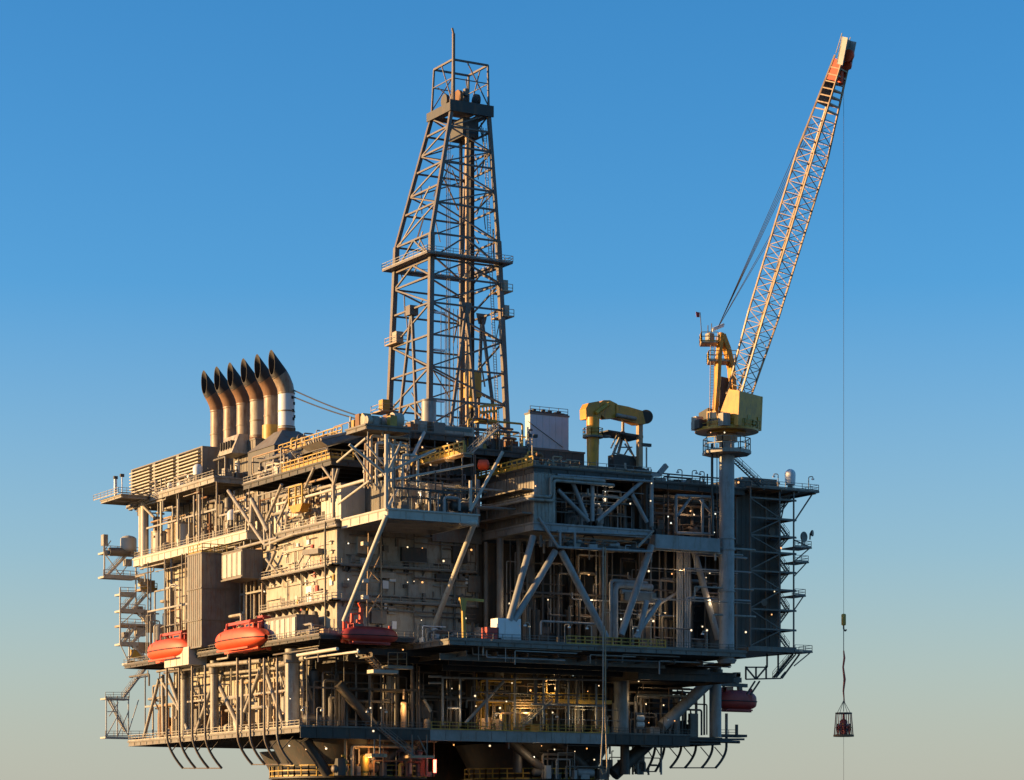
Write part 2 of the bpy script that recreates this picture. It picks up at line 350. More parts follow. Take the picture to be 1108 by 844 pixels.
# right-hand lower end: girders seen against the sky
deck(58, 80, -8, 20, 41, 1.6, 'dgrey', 'lower_deck', ribs=False)
by((694, 729), (772, 732), 4, .55, 'grey'); by((694, 738), (768, 742), 8, .3, 'dgrey')
by((690, 800), (800, 803), 5, .3, 'dgrey'); by((560, 836), (560, 798), 10, .9, 'dgrey'); by((676, 838), (676, 798), 6, .9, 'dgrey')

deck(24.2, 40, -3, 6, ZF - .1, .9, 'dgrey', 'drill_floor')
for x0, x1, y, z0, z1 in ((18.6, 28.8, -.85, 63.2, 66.0),):
    mb = MB(); mb.box((x0, y, z0), (x1, y + .4, z1)); mb.build('edge_girder', 'grey', plat)
# ------------------------------------------------------------------ cladded buildings and housings
def clad_box(name, label, cat, x0, x1, y0, y1, z0, z1, m='clad', rib=.9, group=None, proud=.07):
    t = thing(name, label, cat, ((x0+x1)/2, (y0+y1)/2, z0), group)
    mb = MB(); mb.box((x0, y0, z0), (x1, y1, z1))
    if rib:
        for i in range(1, int((x1-x0)/rib)): x = x0 + i*rib; mb.box((x-.1, y0-proud, z0+.15), (x+.1, y0+.01, z1-.15))
        for i in range(1, int((y1-y0)/rib)): y = y0 + i*rib; mb.box((x0-proud, y-.1, z0+.15), (x0+.01, y+.1, z1-.15))
    mb.build('wall', m, t)
    e = .14
    for z in (z0 + .12, z1 - .05): mb = MB(); mb.box((x0-e, y0-e, z-.16), (x1+e, y1+e, z+.16)); mb.build('trim', 'grey', t)
    return t

# living quarters
q = thing('quarters_block', 'tall cream accommodation block with sunlit left wall and shaded right wall', 'building', (14, 15, Z1))
mb = MB(); mb.box((0, 0, Z1 + .02), (28.6, 30, ZQ - 1.4)); mb.build('wall', 'cream', q)
ZL = (51.8, 58.0)                            # walkway levels
for z in ZL:
    mb = MB(); mb.box((-1.7, -1.2, z - .22), (-.003, 30, z)); mb.box((-1.7, -1.2, z-.22), (28, -.003, z-.004))
    for i in range(11): y = 1.2 + i * 2.8; mb.prism([(-1.6, y, z-.24), (-.004, y, z-.24), (-.004, y, z-1.5)], (0, .12, 0))
    for i in range(9): x = 1 + i * 3.2; mb.prism([(x, -1.15, z-.24), (x, -.004, z-.24), (x, -.004, z-1.2)], (.12, 0, 0))
    mb.build('walkway', 'grey', q)
for i, (py, z) in enumerate(((600, ZL[1]), (640, ZL[0]))):
    for k, px in enumerate((300, 308, 322, 336, 349)):
        if (k + i) % 3 == 1: continue
        p = AX(px, py, 0); mb = MB(); mb.box((-.08, p.y, z + .02), (-.004, p.y + 1.05, z + 2.1)); d = mb.build('door', 'cream2' if (k + i) % 2 else 'grey', q)
        mb = MB(); mb.box((-.13, p.y + .85, z + 1.0), (-.082, p.y + .95, z + 1.15)); mb.build('handle', 'dgrey', d)
for px, py in ((297, 633), (316, 628), (340, 630), (341, 622), (359, 586), (359, 625), (360, 596), (311, 600), (325, 592)):
    p = AX(px, py, 0); mb = MB(); mb.box((-.7, p.y - .8, p.z), (-.004, p.y + .8, p.z + .12)); mb.box((-.3, p.y - .4, p.z - .5), (-.004, p.y + .4, p.z - .01)); mb.build('hood', 'cream2', q)
for px, py, r in ((331, 663, .55), (342, 665, .4), (355, 664, .35), (320, 660, .35)):
    p = AX(px, py, 0); mb = MB(); mb.tube([(-.5, p.y, p.z), (-.004, p.y, p.z)], r * 1.6, 14); mb.tube([(-.54, p.y, p.z), (-.501, p.y, p.z)], r * 1.3, 14); mb.build('vent', 'dgrey', q)
for px, py, px2 in ((311, 630, 0), (326, 630, 0), (351, 575, 0), (318, 660, 0), (319, 600, 0)):
    p = AX(px, py, -.25); mb = MB(); mb.pipe([(p.x, p.y, p.z + 2), (p.x, p.y, p.z - 5)], .12); mb.build('pipe', 'lgrey', q)
mb = MB(); p = AX(333.5, 644, -.1); mb.box((-.12, p.y - 1.4, p.z - 1.2), (-.004, p.y + 1.0, p.z + 1.6)); mb.build('panel', 'white', q)
for px, w_ in ((352, 1.0),):
    p = AX(352, 640, -1.9); mb = MB(); mb.tube([(p.x, p.y, Z1 + .1), (p.x, p.y, ZQ - .4)], .16); mb.build('pipe', 'dgrey', q)
# shaded front wall fittings
for px, py, w_, h_ in ((385, 590, 4, 3), (400, 668, 3, 2.2), (440, 640, 2, 2.5), (433, 600, 5, 2.6), (488, 600, 3, 3), (500, 665, 3, 3), (410, 622, 3, 1.2), (470, 625, 4, 1.4), (505, 632, 2.4, 3)):
    p = AY(px, py, 0); mb = MB(); mb.box((p.x, -.8, p.z - h_/2), (p.x + w_, -.004, p.z + h_/2)); mb.build('cabinet', random.choice(['dgrey', 'grey', 'cream', 'lgrey']), q)
for px in (398, 413, 448, 478, 492, 516):
    p = AY(px, 600, -.4); mb = MB(); mb.tube([(p.x, -.4, Z1 + .2), (p.x, -.4, ZQ - 1.5)], random.choice([.12, .2, .28])); mb.build('pipe', random.choice(['grey', 'dgrey', 'lgrey']), q)
for py in (573, 580, 618, 655, 660):
    p = AY(400, py, -.7); mb = MB(); mb.pipe([(2, -.7, p.z), (15, -.7, p.z), (15, -.7, p.z - .7), (27.5, -.7, p.z - .7)], .13); mb.build('pipe', 'grey', q)
rail('pale railing along the upper walkway of the sunlit cream block', [(-1.6, 29.5, ZL[1]), (-1.6, -1.1, ZL[1]), (27.5, -1.1, ZL[1])], 'lgrey')
rail('pale railing along the lower walkway of the sunlit cream block', [(-1.6, 29.5, ZL[0]), (-1.6, -1.1, ZL[0]), (27.5, -1.1, ZL[0])], 'lgrey')

# deck house on the quarters' roof (sunlit) and the ledge beneath it
t = clad_box('deckhouse', 'small cream deckhouse on the roof of the accommodation block beside the white corner column', 'building', 1.2, 8, 1.0, 9, ZQ + .04, 72.6, 'cream2', 1.2)
mb = MB(); mb.box((1.08, 7.6, ZQ + .2), (1.19, 8.6, ZQ + 2.4)); mb.build('door', 'dgrey', t)
mb = MB(); mb.box((1.1, 3, 69.6), (1.19, 5, 70.6)); mb.build('window', 'glass', t)
rail('pale railing round the deckhouse on the accommodation roof', [(-.6, 24, ZQ + .02), (-.6, -.4, ZQ + .02)], 'lgrey')
clad_box('deckhouse', 'shaded grey container-like house set back under the drill floor', 'building', 6, 17, -8, 4, ZQ + .04, 72.5, 'clad', .8)
clad_box('deckhouse', 'low cream cabin wedged between two deckhouses under the mezzanine deck', 'building', 2.4, 9, 10, 15.2, ZQ + .04, 72.8, 'cream', 1.3)
clad_box('deckhouse', 'pale equipment house behind the yellow crane basket on the accommodation roof', 'building', 1.5, 9, 16, 30, ZQ + .04, 74, 'cream2', 1.1)

# louvred air intake housing: three bays
t = thing('intake_housing', 'long grey air intake housing with three slatted bays facing the sun', 'housing', (4.8, 82, Z3))
ya, yb, zt = 62.8, 101, 87.2
mb = MB(); mb.box((2.6, ya, Z3 + .02), (8.4, yb, zt)); 
for k in range(4): y = ya + (yb - ya) * k / 3; y0_, y1_ = max(ya, y - .7), min(yb, y + .7); mb.box((1.0, y0_, Z3 + .02), (2.598, y1_, zt))
mb.box((1.0, ya - .06, zt + .004), (8.5, yb + .06, zt + .25)); mb.build('body', 'clad', t)
for k in range(3):
    y0_, y1_ = ya + (yb - ya) * k / 3 + .72, ya + (yb - ya) * (k + 1) / 3 - .72
    mb = MB()
    for i in range(10):
        z = Z3 + .55 + i * .68; mb.prism([(.3, y0_, z - .14), (.36, y0_, z - .36), (2.5, y0_, z + .12), (2.5, y0_, z + .22)], (0, y1_ - y0_, 0))
    mb.build('louvre', 'cream2', t)
# exhaust plenum under the stacks
clad_box('exhaust_plenum', 'grey plenum box carrying the row of exhaust stacks', 'housing', 6.5, 14.5, 49.5, 80, Z3 + .02, 87.6, 'clad', 1.4)
h = thing('stack_hood', 'rusty pyramid hood at the foot of the nearest exhaust stack', 'housing', (10, 43, Z3))
mb = MB(); mb.box((4.6, 36.6, Z3 + .02), (16.5, 48.8, 84.4)); mb.build('base', 'dclad', h)
mb = MB(); mb.add([(4.4, 36.4, 84.41), (16.7, 36.4, 84.41), (16.7, 49, 84.41), (4.4, 49, 84.41), (8.4, 41.2, 88.2), (11.8, 41.2, 88.2), (11.8, 45, 88.2), (8.4, 45, 88.2)], [(0,3,2,1), (4,5,6,7), (0,1,5,4), (1,2,6,5), (2,3,7,6), (3,0,4,7)]); mb.build('roof', 'clad', h)
h = thing('stack_hood', 'small slatted cream hood between the third and fourth exhaust stacks', 'housing', (6, 58, 86))
mb = MB(); mb.add([(3, 53, 85), (6.4, 53, 85), (6.4, 60, 85), (3, 60, 85), (4.6, 53, 88.8), (6.4, 53, 88.8), (6.4, 60, 88.8), (4.6, 60, 88.8)], [(0,3,2,1), (4,5,6,7), (0,1,5,4), (1,2,6,5), (2,3,7,6), (3,0,4,7)]); mb.build('body', 'cream', h)
for i in range(5): y = 54 + i * 1.2; mb = MB(); mb.box((3.2 + .0, y, 86), (4.0, y + .25, 87.6)); mb.build('louvre_slat', 'dgrey', h)

# six exhaust stacks, mitred outward at the top
st_y = [42.8 + (75.7 - 42.8) * k / 5 for k in range(6)]
notes = ['nearest and whitest exhaust stack, with black patches on its right side', 'second exhaust stack from the right with a brown lower band and ochre foot', 'third exhaust stack from the right, pale shaft between two brown ones',
         'fourth exhaust stack from the right, tan with a dark foot', 'second exhaust stack from the left, pale shaft with rusty foot', 'leftmost exhaust stack with a rusty dark foot']
for k, y in enumerate(st_y):
    r = 1.6; z0 = 86.5; zb = 95.6 + .25 * k; x = 10
    t = thing('exhaust_stack', notes[k], 'exhaust stack', (x, y, z0), 'row of six exhaust stacks')
    mb = MB(); mb.tube([(x, y, z0), (x, y, zb)], r, 24, caps=True); mb.build('shaft', ('white', 'stack', 'cream', 'stack', 'stack', 'stack')[k], t)
    mb = MB(); mb.tube([(x, y, zb), (x - .25, y, zb + 1.3), (x - .85, y, zb + 2.6), (x - 1.5, y, zb + 3.6)], [r + .02] * 4, 24); mb.build('elbow', 'rusty' if k else 'stack', t)
    # hollow sooty mouth cut on an upright plane
    n = 24; d = V3((-.62, 0, .78)).normalized(); pq = V3((0, 1, 0)); pw = d.cross(pq)
    c0 = V3((x - 1.45, y, zb + 3.5)); vs_, fs_ = [], []
    for rr in (r + .03, r - .12):
        for k2 in range(n):
            o_ = (pq * math.cos(2*math.pi*k2/n) + pw * math.sin(2*math.pi*k2/n)) * rr
            vs_.append(c0 + o_)
        for k2 in range(n):
            o_ = (pq * math.cos(2*math.pi*k2/n) + pw * math.sin(2*math.pi*k2/n)) * rr
            p = c0 + o_ * .9; s_ = (x - 3.15 - .12 * (p.z - c0.z) - p.x) / d.x; vs_.append(p + d * s_)
    for k2 in range(n):
        j = (k2 + 1) % n
        fs_ += [(k2, j, n + j, n + k2), (2*n + j, 2*n + k2, 3*n + k2, 3*n + j), (n + k2, n + j, 3*n + j, 3*n + k2)]
    mb = MB(); mb.add(vs_, fs_); mb.smooth = True; mb.build('mouth', 'soot', t)
    for z in (z0 + 2.6, z0 + 5.6, zb): 
        mb = MB(); mb.tube([(x, y, z - .12), (x, y, z + .12)], r + .1, 24); mb.build('flange', 'rusty' if z < z0 + 2 else 'stack', t)
    mb = MB(); mb.tube([(x, y, z0 - 1.5), (x, y, z0 + (3.8 if k == 1 else 2.3))], r + (.35 if k == 1 else .12), 24); mb.build('foot', 'ochre' if k == 1 else 'rusty', t)
    if k == 0:
        for (a, z) in ((-.9, 93.6), (-1.1, 92.2), (-.8, 91.1), (-1.2, 94.7), (-.75, 88.6), (-.75, 87.6), (-1.0, 90.6)):
            mb = MB(); px_, py_ = x + (r + .01) * math.cos(a), y + (r + .01) * math.sin(a); mb.box((px_ - .25, py_ - .12, z - .3), (px_ + .22, py_ + .12, z + .25)); mb.build('patch', 'soot', t)

# cables from the nearest stack to the drill floor
for k, (z_, lab) in enumerate(((96.2, 'upper of two black guy cables from the nearest stack to the drill floor'), (94.9, 'lower of two black guy cables from the nearest stack to the drill floor'))):
    a = V3((11.2, 42, z_)); b = AX(404, 455 + k * 3, 8); mb = MB(); mb.tube([a.lerp(b, i / 10) - UP * (.35 * math.sin(math.pi * i / 10)) for i in range(11)], .13, 6); tag(mb.build('guy_cable', 'wire'), lab, 'cable', 'cables from stack to derrick')
f = thing('warning_flag', 'tiny red flag on a short pole among the exhaust stack tops', 'flag', (10, 54, 100)); mb = MB(); mb.bar((10, 53.5, 98), (10, 53.5, 102.6), .1); mb.build('pole', 'wire', f); mb = MB(); mb.add([(10, 53.5, 102.5), (8.4, 54, 102.3), (8.5, 54, 101.2), (10, 53.5, 101.4), (10, 53.54, 102.5), (8.4, 54.04, 102.3), (8.5, 54.04, 101.2), (10, 53.54, 101.4)], [(0,1,2,3), (7,6,5,4), (0,4,5,1), (1,5,6,2), (2,6,7,3), (3,7,4,0)]); mb.build('cloth', 'red', f)

# big corrugated tower on the left face, vent boxes and crate
t = clad_box('service_tower', 'tall corrugated grey tower between the two orange lifeboats', 'tower', -8, 2.5, 42, 49, Z1 + .9, 63.8, 'clad', 1.0)
mb = MB(); mb.box((-8.2, 41.8, 57), (2.6, 49.2, 57.2)); mb.box((-8.2, 41.8, 51), (2.6, 49.2, 51.15)); mb.build('band', 'grey', t)
rail('yellow railing on top of the corrugated grey tower', [(-7.8, 48.8, 63.95), (-7.8, 42.2, 63.95), (-1, 42.2, 63.95)], 'ochre', h=1.6, w=.14)
def vent_box(label, x0, x1, y0, y1, z0, z1, n):
    t = thing('vent_box', label, 'vent box', ((x0+x1)/2, (y0+y1)/2, z0))
    mb = MB(); mb.box((x0 + .2, y0, z0), (x1, y1, z1)); mb.box((x0 - .1, y0 - .1, z0 - .25), (x1, y1 + .1, z0 - .004)); mb.box((x0 + .05, y0 - .08, z1 + .004), (x1, y1 + .08, z1 + .2))
    for i in range(1, int((x1 - x0) / .9)): mb.box((x0 + i * .9, y0 - .06, z0 + .1), (x0 + i * .9 + .12, y0 + .01, z1 - .1))
    mb.build('wall', 'clad', t)
    for i in range(n):
        a = y0 + (y1 - y0) * (i + .08) / n; b = y0 + (y1 - y0) * (i + .92) / n
        mb = MB(); mb.box((x0, a, z0 + .3), (x0 + .198, a + .3, z1 - .3)); mb.box((x0, b - .3, z0 + .3), (x0 + .198, b, z1 - .3)); mb.box((x0 + .08, a + .3, z0 + .35), (x0 + .196, b - .3, z1 - .35)); mb.build('louvre', 'cream2', t)
vent_box('grey vent box with upright pale slats hung high beside the corrugated tower', -5, -.6, 30.4, 39.5, 58.4, 63.4, 4)
vent_box('grey vent container with seven pale slats at the foot of the sunlit cream wall', -5.6, -1.0, 5.5, 19, Z1 + .3, 49.3, 6)
mb = MB(); mb.box((-8.4, 47.4, 42.9), (-4.6, 59.5, 46.3)); 
for i in range(1, 4): y = 47.4 + 12.1 * i / 4; mb.box((-8.46, y - .08, 43), (-8.38, y + .08, 46.2))
tag(mb.build('shelter_box', 'cream2'), 'plain pale box hiding the rear half of the far orange lifeboat', 'box')

# white container by the derrick
t = clad_box('container', 'large white container wall beside the foot of the derrick', 'container', 38.9, 47.2, -1, .8, 81.4, 88.0, 'bwhite', 0)
for i in range(1, 6): x = 38.9 + 8.3 * i / 6; mb = MB(); mb.box((x - .05, -1.05, 81.5), (x + .05, -.99, 87.9)); mb.build('panel_joint', 'bwhite', t)
mb = MB(); mb.bar(AY(571.5, 456, -1.08), AY(609, 484, -1.08), .16, .06); mb.build('diagonal_strut', 'grey', t)
mb = MB()
for i in range(9): x = 39 + i * .9; mb.box((x, -.8 + (i % 3) * .3, 88.13), (x + .6, -.2 + (i % 3) * .3, 88.6 + .3 * (i % 2)))
mb.build('roof_vent', 'dgrey', t)
# support block under the container, with lit clutter in front
clad_box('equipment_house', 'low dark equipment house carrying the white container', 'building', 34, 50, -2, 3.8, ZRM + .02, 81.3, 'dclad', 1.5)

# walls of the front-right module
t = thing('module_house', 'shaded grey process module with pale corrugated corner panel above the truss legs', 'building', (41, -8, 63))
mb = MB(); mb.box((29.2, -18.9, 65.45), (33.6, -18.4, 74.2))
for i in range(1, 6): mb.box((29.2 + i * .75, -18.98, 65.6), (29.35 + i * .75, -18.89, 74.1))
mb.build('corner_panel', 'lgrey', t)
mb = MB(); mb.box((29.2, -18.39, 65.45), (29.8, 0, 74.2))
for i in range(1, 18): mb.box((29.1, -18.3 + i, 65.6), (29.21, -18.15 + i, 74.1))
mb.build('side_panel', 'clad', t)
mb = MB(); mb.box((30, -3, 65.45), (53.6, -2.6, 74.2)); mb.build('back_wall', 'dgrey', t)
mb = MB(); mb.box((53.2, -18.2, 65.45), (53.7, -3.1, 74.2)); mb.build('end_wall', 'dgrey', t)
for k, (z_, o_) in enumerate(((0, 0), (.8, .7))):
    mb = MB(); p0 = AY(562, 538 + 4 * k, -19.6); pa = AY(596 + 3 * k, 538 + 4 * k, -19.6); pb = AY(599 + 3 * k, 516 + 4 * k, -19.6); pc = AY(655 + 10 * k, 518 + 4 * k, -19.6)
    mb.pipe([V3((28.5 - .7 * k, 0, pa.z)), V3((28.5 - .7 * k, -19.6, pa.z)), pa, V3((pa.x, -19.6, pb.z)), V3((pc.x, -19.6, pb.z)), V3((pc.x, -18, pb.z))], .3, 10); mb.build('pipe', 'lgrey', t)
for z_ in (66.8, 71.0): mb = MB(); mb.box((27.0, -18.5, z_), (29.08, 0, z_ + .25)); mb.build('ledge', 'grey', t)

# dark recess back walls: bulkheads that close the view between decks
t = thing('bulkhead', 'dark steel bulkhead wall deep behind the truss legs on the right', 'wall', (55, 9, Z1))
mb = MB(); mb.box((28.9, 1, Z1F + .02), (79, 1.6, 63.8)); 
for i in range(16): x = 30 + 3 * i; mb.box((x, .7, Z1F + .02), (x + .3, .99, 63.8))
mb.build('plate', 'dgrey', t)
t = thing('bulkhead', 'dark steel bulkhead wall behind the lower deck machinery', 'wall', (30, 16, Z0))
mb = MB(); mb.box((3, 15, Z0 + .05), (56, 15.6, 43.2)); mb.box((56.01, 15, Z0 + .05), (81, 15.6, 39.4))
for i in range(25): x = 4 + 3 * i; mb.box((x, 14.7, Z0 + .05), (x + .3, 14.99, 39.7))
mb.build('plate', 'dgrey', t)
t = thing('bulkhead', 'sunlit cream bulkhead along the lower deck behind the launch rails', 'wall', (3, 50, Z0))
mb = MB(); mb.box((2.0, 15.7, Z0 + .05), (2.6, 80, Z1 - 1.4))
for i in range(20): y = 17 + 3.1 * i; mb.box((1.75, y, Z0 + .05), (1.99, y + .25, Z1 - 1.5))
mb.build('plate', 'cream', t)
t = thing('bulkhead', 'cream bulkhead set back behind the corrugated tower', 'wall', (5, 60, Z1))
mb = MB(); mb.box((5, 30.4, Z1 + .05), (5.6, 92, Z2 - 1.7))
for i in range(20): y = 31 + 3.1 * i; mb.box((4.75, y, Z1 + .05), (4.99, y + .25, Z2 - 1.7))
mb.build('plate', 'cream', t)
t = thing('bulkhead', 'cream bulkhead behind the tanks below the intake housing', 'wall', (7, 65, Z2))
mb = MB(); mb.box((7, 36.2, Z2 + .02), (7.6, 92, Z3 - 1.2))
for i in range(18): y = 37 + 3.1 * i; mb.box((6.8, y, Z2 + .05), (6.99, y + .25, Z3 - 1.3))
mb.build('plate', 'clad', t)
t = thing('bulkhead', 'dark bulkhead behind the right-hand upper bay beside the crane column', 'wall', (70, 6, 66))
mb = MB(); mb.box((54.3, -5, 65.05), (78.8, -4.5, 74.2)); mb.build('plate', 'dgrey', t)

# cladded tower at the right end with open access truss in front
t = clad_box('clad_tower', 'dark corrugated tower at the right end behind the open access truss', 'tower', 79.6, 89.4, -9, 6, 45.6, 77.6, 'dclad', 1.1)
mb = MB(); mb.box((78.6, -14.2, 44.8), (90.2, 7, 45.5)); mb.build('base', 'grey', t)
a = thing('access_truss', 'open steel access tower with platforms at the right end of the platform', 'scaffold', (84, -13, 45.6))
ZP = [45.6, 49.0, 52.7, 56.5, 59.9, 63.5, 66.6, 69.9, 73.6]
xa, xm, xb = 79.2, 85.9, 89.2
YT = -14
for x in (xa, xm, xb):
    for y in (YT, -9.6):
        mb = MB(); mb.bar((x, y, 44.9), (x, y, 75.6), .24); mb.build('post', 'grey', a)
for i, z in enumerate(ZP):
    mb = MB(); mb.bar((xa, YT, z), (xb + .6, YT, z), .2, .3); mb.bar((xb, YT, z), (xb, -9.6, z), .2, .3); mb.box((xm, YT, z + .16), (xb + .6, -9.4, z + .24)); mb.build('landing', 'grey', a)
    if i + 1 < len(ZP):
        z2 = ZP[i + 1]; s_ = i % 2
        for u, v in ((xa, xm),):
            q_ = (u, v) if s_ == 0 else (v, u); s_ = 1 - s_
            mb = MB(); mb.bar((q_[0], YT - .1, z + .2), (q_[1], YT - .1, z2 - .2), .18); mb.build('brace', 'grey', a)
        mb = MB(); stairs(mb, (xm + .2 if i % 2 else xb, -12.6, z + .25), (xb if i % 2 else xm + .2, -12.6, z2 + .2), (0, 1.0, 0)); mb.build('stair_flight', 'grey', a)
mb = MB(); mb.box((79, -14.6, 75.4), (94.8, -4, 75.75)); 
for x in (82, 86, 90, 94): mb.bar((x, -14.5, 75.25), (x, -4, 75.25), .2, .3)
mb.build('top_platform', 'grey', a)
for u, v in (((93.8, -13.8, 75.3), (89.2, -14, 69.5)), ((93.8, -5, 75.3), (89.2, -9.6, 69.5)), ((89.2, -14, 66.2), (93.1, -14, 65.0))): mb = MB(); mb.bar(u, v, .22); mb.build('brace', 'grey', a)
for z, xe in ((64.7, 93.2), (61.9, 92.5), (55.5, 91.8), (44.9, 93.4)):
    mb = MB(); mb.box((89.3, -14.4, z), (xe, -10, z + .25)); mb.bar((xe - .4, -14, z), (89.3, -14, z - 2.6), .18); mb.build('side_platform', 'grey', a)
    rail({64.7: 'railing on the dish platform at the right end', 61.9: 'railing on the small platform just below the dishes', 55.5: 'railing on the red box platform at the right end', 44.9: 'railing on the lowest platform at the right end'}[z], [(89.3, -14.3, z + .25), (xe - .1, -14.3, z + .25), (xe - .1, -10.1, z + .25)], 'lgrey')
rail('railing round the radome platform at the top right', [(79.2, -14.5, 75.75), (94.7, -14.5, 75.75), (94.7, -4.1, 75.75)], 'lgrey')
mb = MB(); mb.box((81, -8.9, 77.8), (89, 1, 78.2)); mb.build('roof_plate', 'grey', a)

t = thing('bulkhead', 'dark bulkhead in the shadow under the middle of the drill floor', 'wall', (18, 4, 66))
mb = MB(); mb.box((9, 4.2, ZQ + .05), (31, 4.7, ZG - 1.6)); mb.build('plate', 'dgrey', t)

# conduits, junction boxes, cable trays and stains of daily use on the accommodation walls
g = random.Random(5)
for i in range(34):
    y0_ = g.uniform(.6, 28); z_ = g.choice((46.5, 53.4, 55.9, 59.6, 62.0, 63.6)) + g.uniform(-.5, .5); L = g.uniform(1.5, 9); y1_ = min(29.5, y0_ + L); r = g.choice((.05, .07, .1, .14)); mb = MB()
    mb.pipe([(-.16 - r, y0_, z_), (-.16 - r, y1_, z_), (-.16 - r, y1_, z_ + g.choice((-1.2, 1.3, -2)))], r, 6); mb.build('conduit', g.choice(['lgrey', 'grey', 'cream2', 'dgrey']), q)
for i in range(30):
    y0_ = g.uniform(.6, 28); z_ = g.uniform(46, 63.4); w_, h_ = g.uniform(.3, 1.1), g.uniform(.3, 1.2); mb = MB(); mb.box((-.32, y0_, z_), (-.004, y0_ + w_, z_ + h_)); mb.build('junction_box', g.choice(['lgrey', 'grey', 'white', 'cream2', 'red', 'dgrey', 'ochre']), q)
for i in range(34):
    x0_ = g.uniform(.6, 26); z_ = g.choice((46.5, 53.4, 55.9, 59.6, 61.8)) + g.uniform(-.7, .7); L = g.uniform(1.5, 9); x1_ = min(28, x0_ + L); r = g.choice((.05, .07, .1, .16)); mb = MB()
    mb.pipe([(x0_, -.16 - r, z_), (x1_, -.16 - r, z_), (x1_, -.16 - r, z_ + g.choice((-1.2, 1.3, -2.4)))], r, 6); mb.build('conduit', g.choice(['lgrey', 'grey', 'clad', 'dgrey']), q)
for i in range(30):
    x0_ = g.uniform(.6, 27); z_ = g.uniform(45.5, 62.4); w_, h_ = g.uniform(.4, 1.6), g.uniform(.4, 1.7); mb = MB(); mb.box((x0_, -.5, z_), (x0_ + w_, -.004, z_ + h_)); mb.build('junction_box', g.choice(['lgrey', 'grey', 'white', 'clad', 'dgrey', 'dgrey']), q)
# service pipes slung along the deck edges
def runs(n, kind, a0, a1, c0, c1, z0, z1, mats):
    for i in range(n):
        a = g.uniform(a0, a1 - 4); b = min(a1, a + g.uniform(5, 22)); c = g.uniform(c0, c1); z = g.uniform(z0, z1); r = g.choice((.07, .1, .14, .2)); d = g.choice((-2.4, -1.5, 1.2))
        pts = [(a, c, z + d), (a, c, z), (b, c, z), (b, c + .8, z)] if kind == 'x' else [(c, a, z + d), (c, a, z), (c, b, z), (c + .8, b, z)]
        mb = MB(); mb.pipe(pts, r, 7); mb.build('service_pipe', g.choice(mats), plat)
runs(9, 'y', 36, 93, -1.9, 0, 64.0, 66.0, ['lgrey', 'cream', 'grey'])
runs(7, 'y', 52, 98, -1.2, 1, 77.6, 79.0, ['lgrey', 'cream', 'grey'])
runs(8, 'y', 2, 40, -.6, 1, 72.8, 74.3, ['lgrey', 'grey', 'boom'])
runs(9, 'y', -6, 83, -6.6, -3, 42.2, 43.8, ['lgrey', 'grey', 'cream'])
runs(8, 'x', 13, 74, -18.6, -15, 41.0, 42.6, ['grey', 'dgrey', 'blue'])
runs(8, 'x', 30, 78, -19, -14, 62.0, 63.6, ['grey', 'blue', 'lgrey'])
runs(6, 'x', -2.5, 5.8, -16.6, -10, 77.6, 79.0, ['grey', 'lgrey', 'boom'])
runs(7, 'x', -5, 74, 2.2, 4, 26.6, 28.0, ['grey', 'dgrey'])
runs(7, 'x', 2, 28, -18.6, -10, 67.5, 72, ['grey', 'lgrey', 'pale'])
runs(6, 'x', 30, 53, -18.6, -17, 67, 73.6, ['grey', 'lgrey', 'blue'])
runs(8, 'x', 29, 78, -16, -8, 47, 60, ['grey', 'lgrey', 'blue'])
runs(9, 'y', 6.4, 34, 2.9, 3.9, 79.6, 82.0, ['lgrey', 'boom', 'cream', 'grey'])
runs(8, 'x', 29.5, 54, -19.3, -18.2, 75.4, 76.2, ['lgrey', 'grey', 'boom'])
runs(10, 'x', 30, 78, -18.4, -9, 46, 61, ['lgrey', 'grey', 'blue', 'clad'])
runs(9, 'x', 20, 76, 2.4, 5, 31, 39, ['lgrey', 'grey', 'boom', 'clad'])
runs(6, 'x', 12.5, 74, -19.2, -17.5, 42.4, 43.2, ['grey', 'lgrey'])
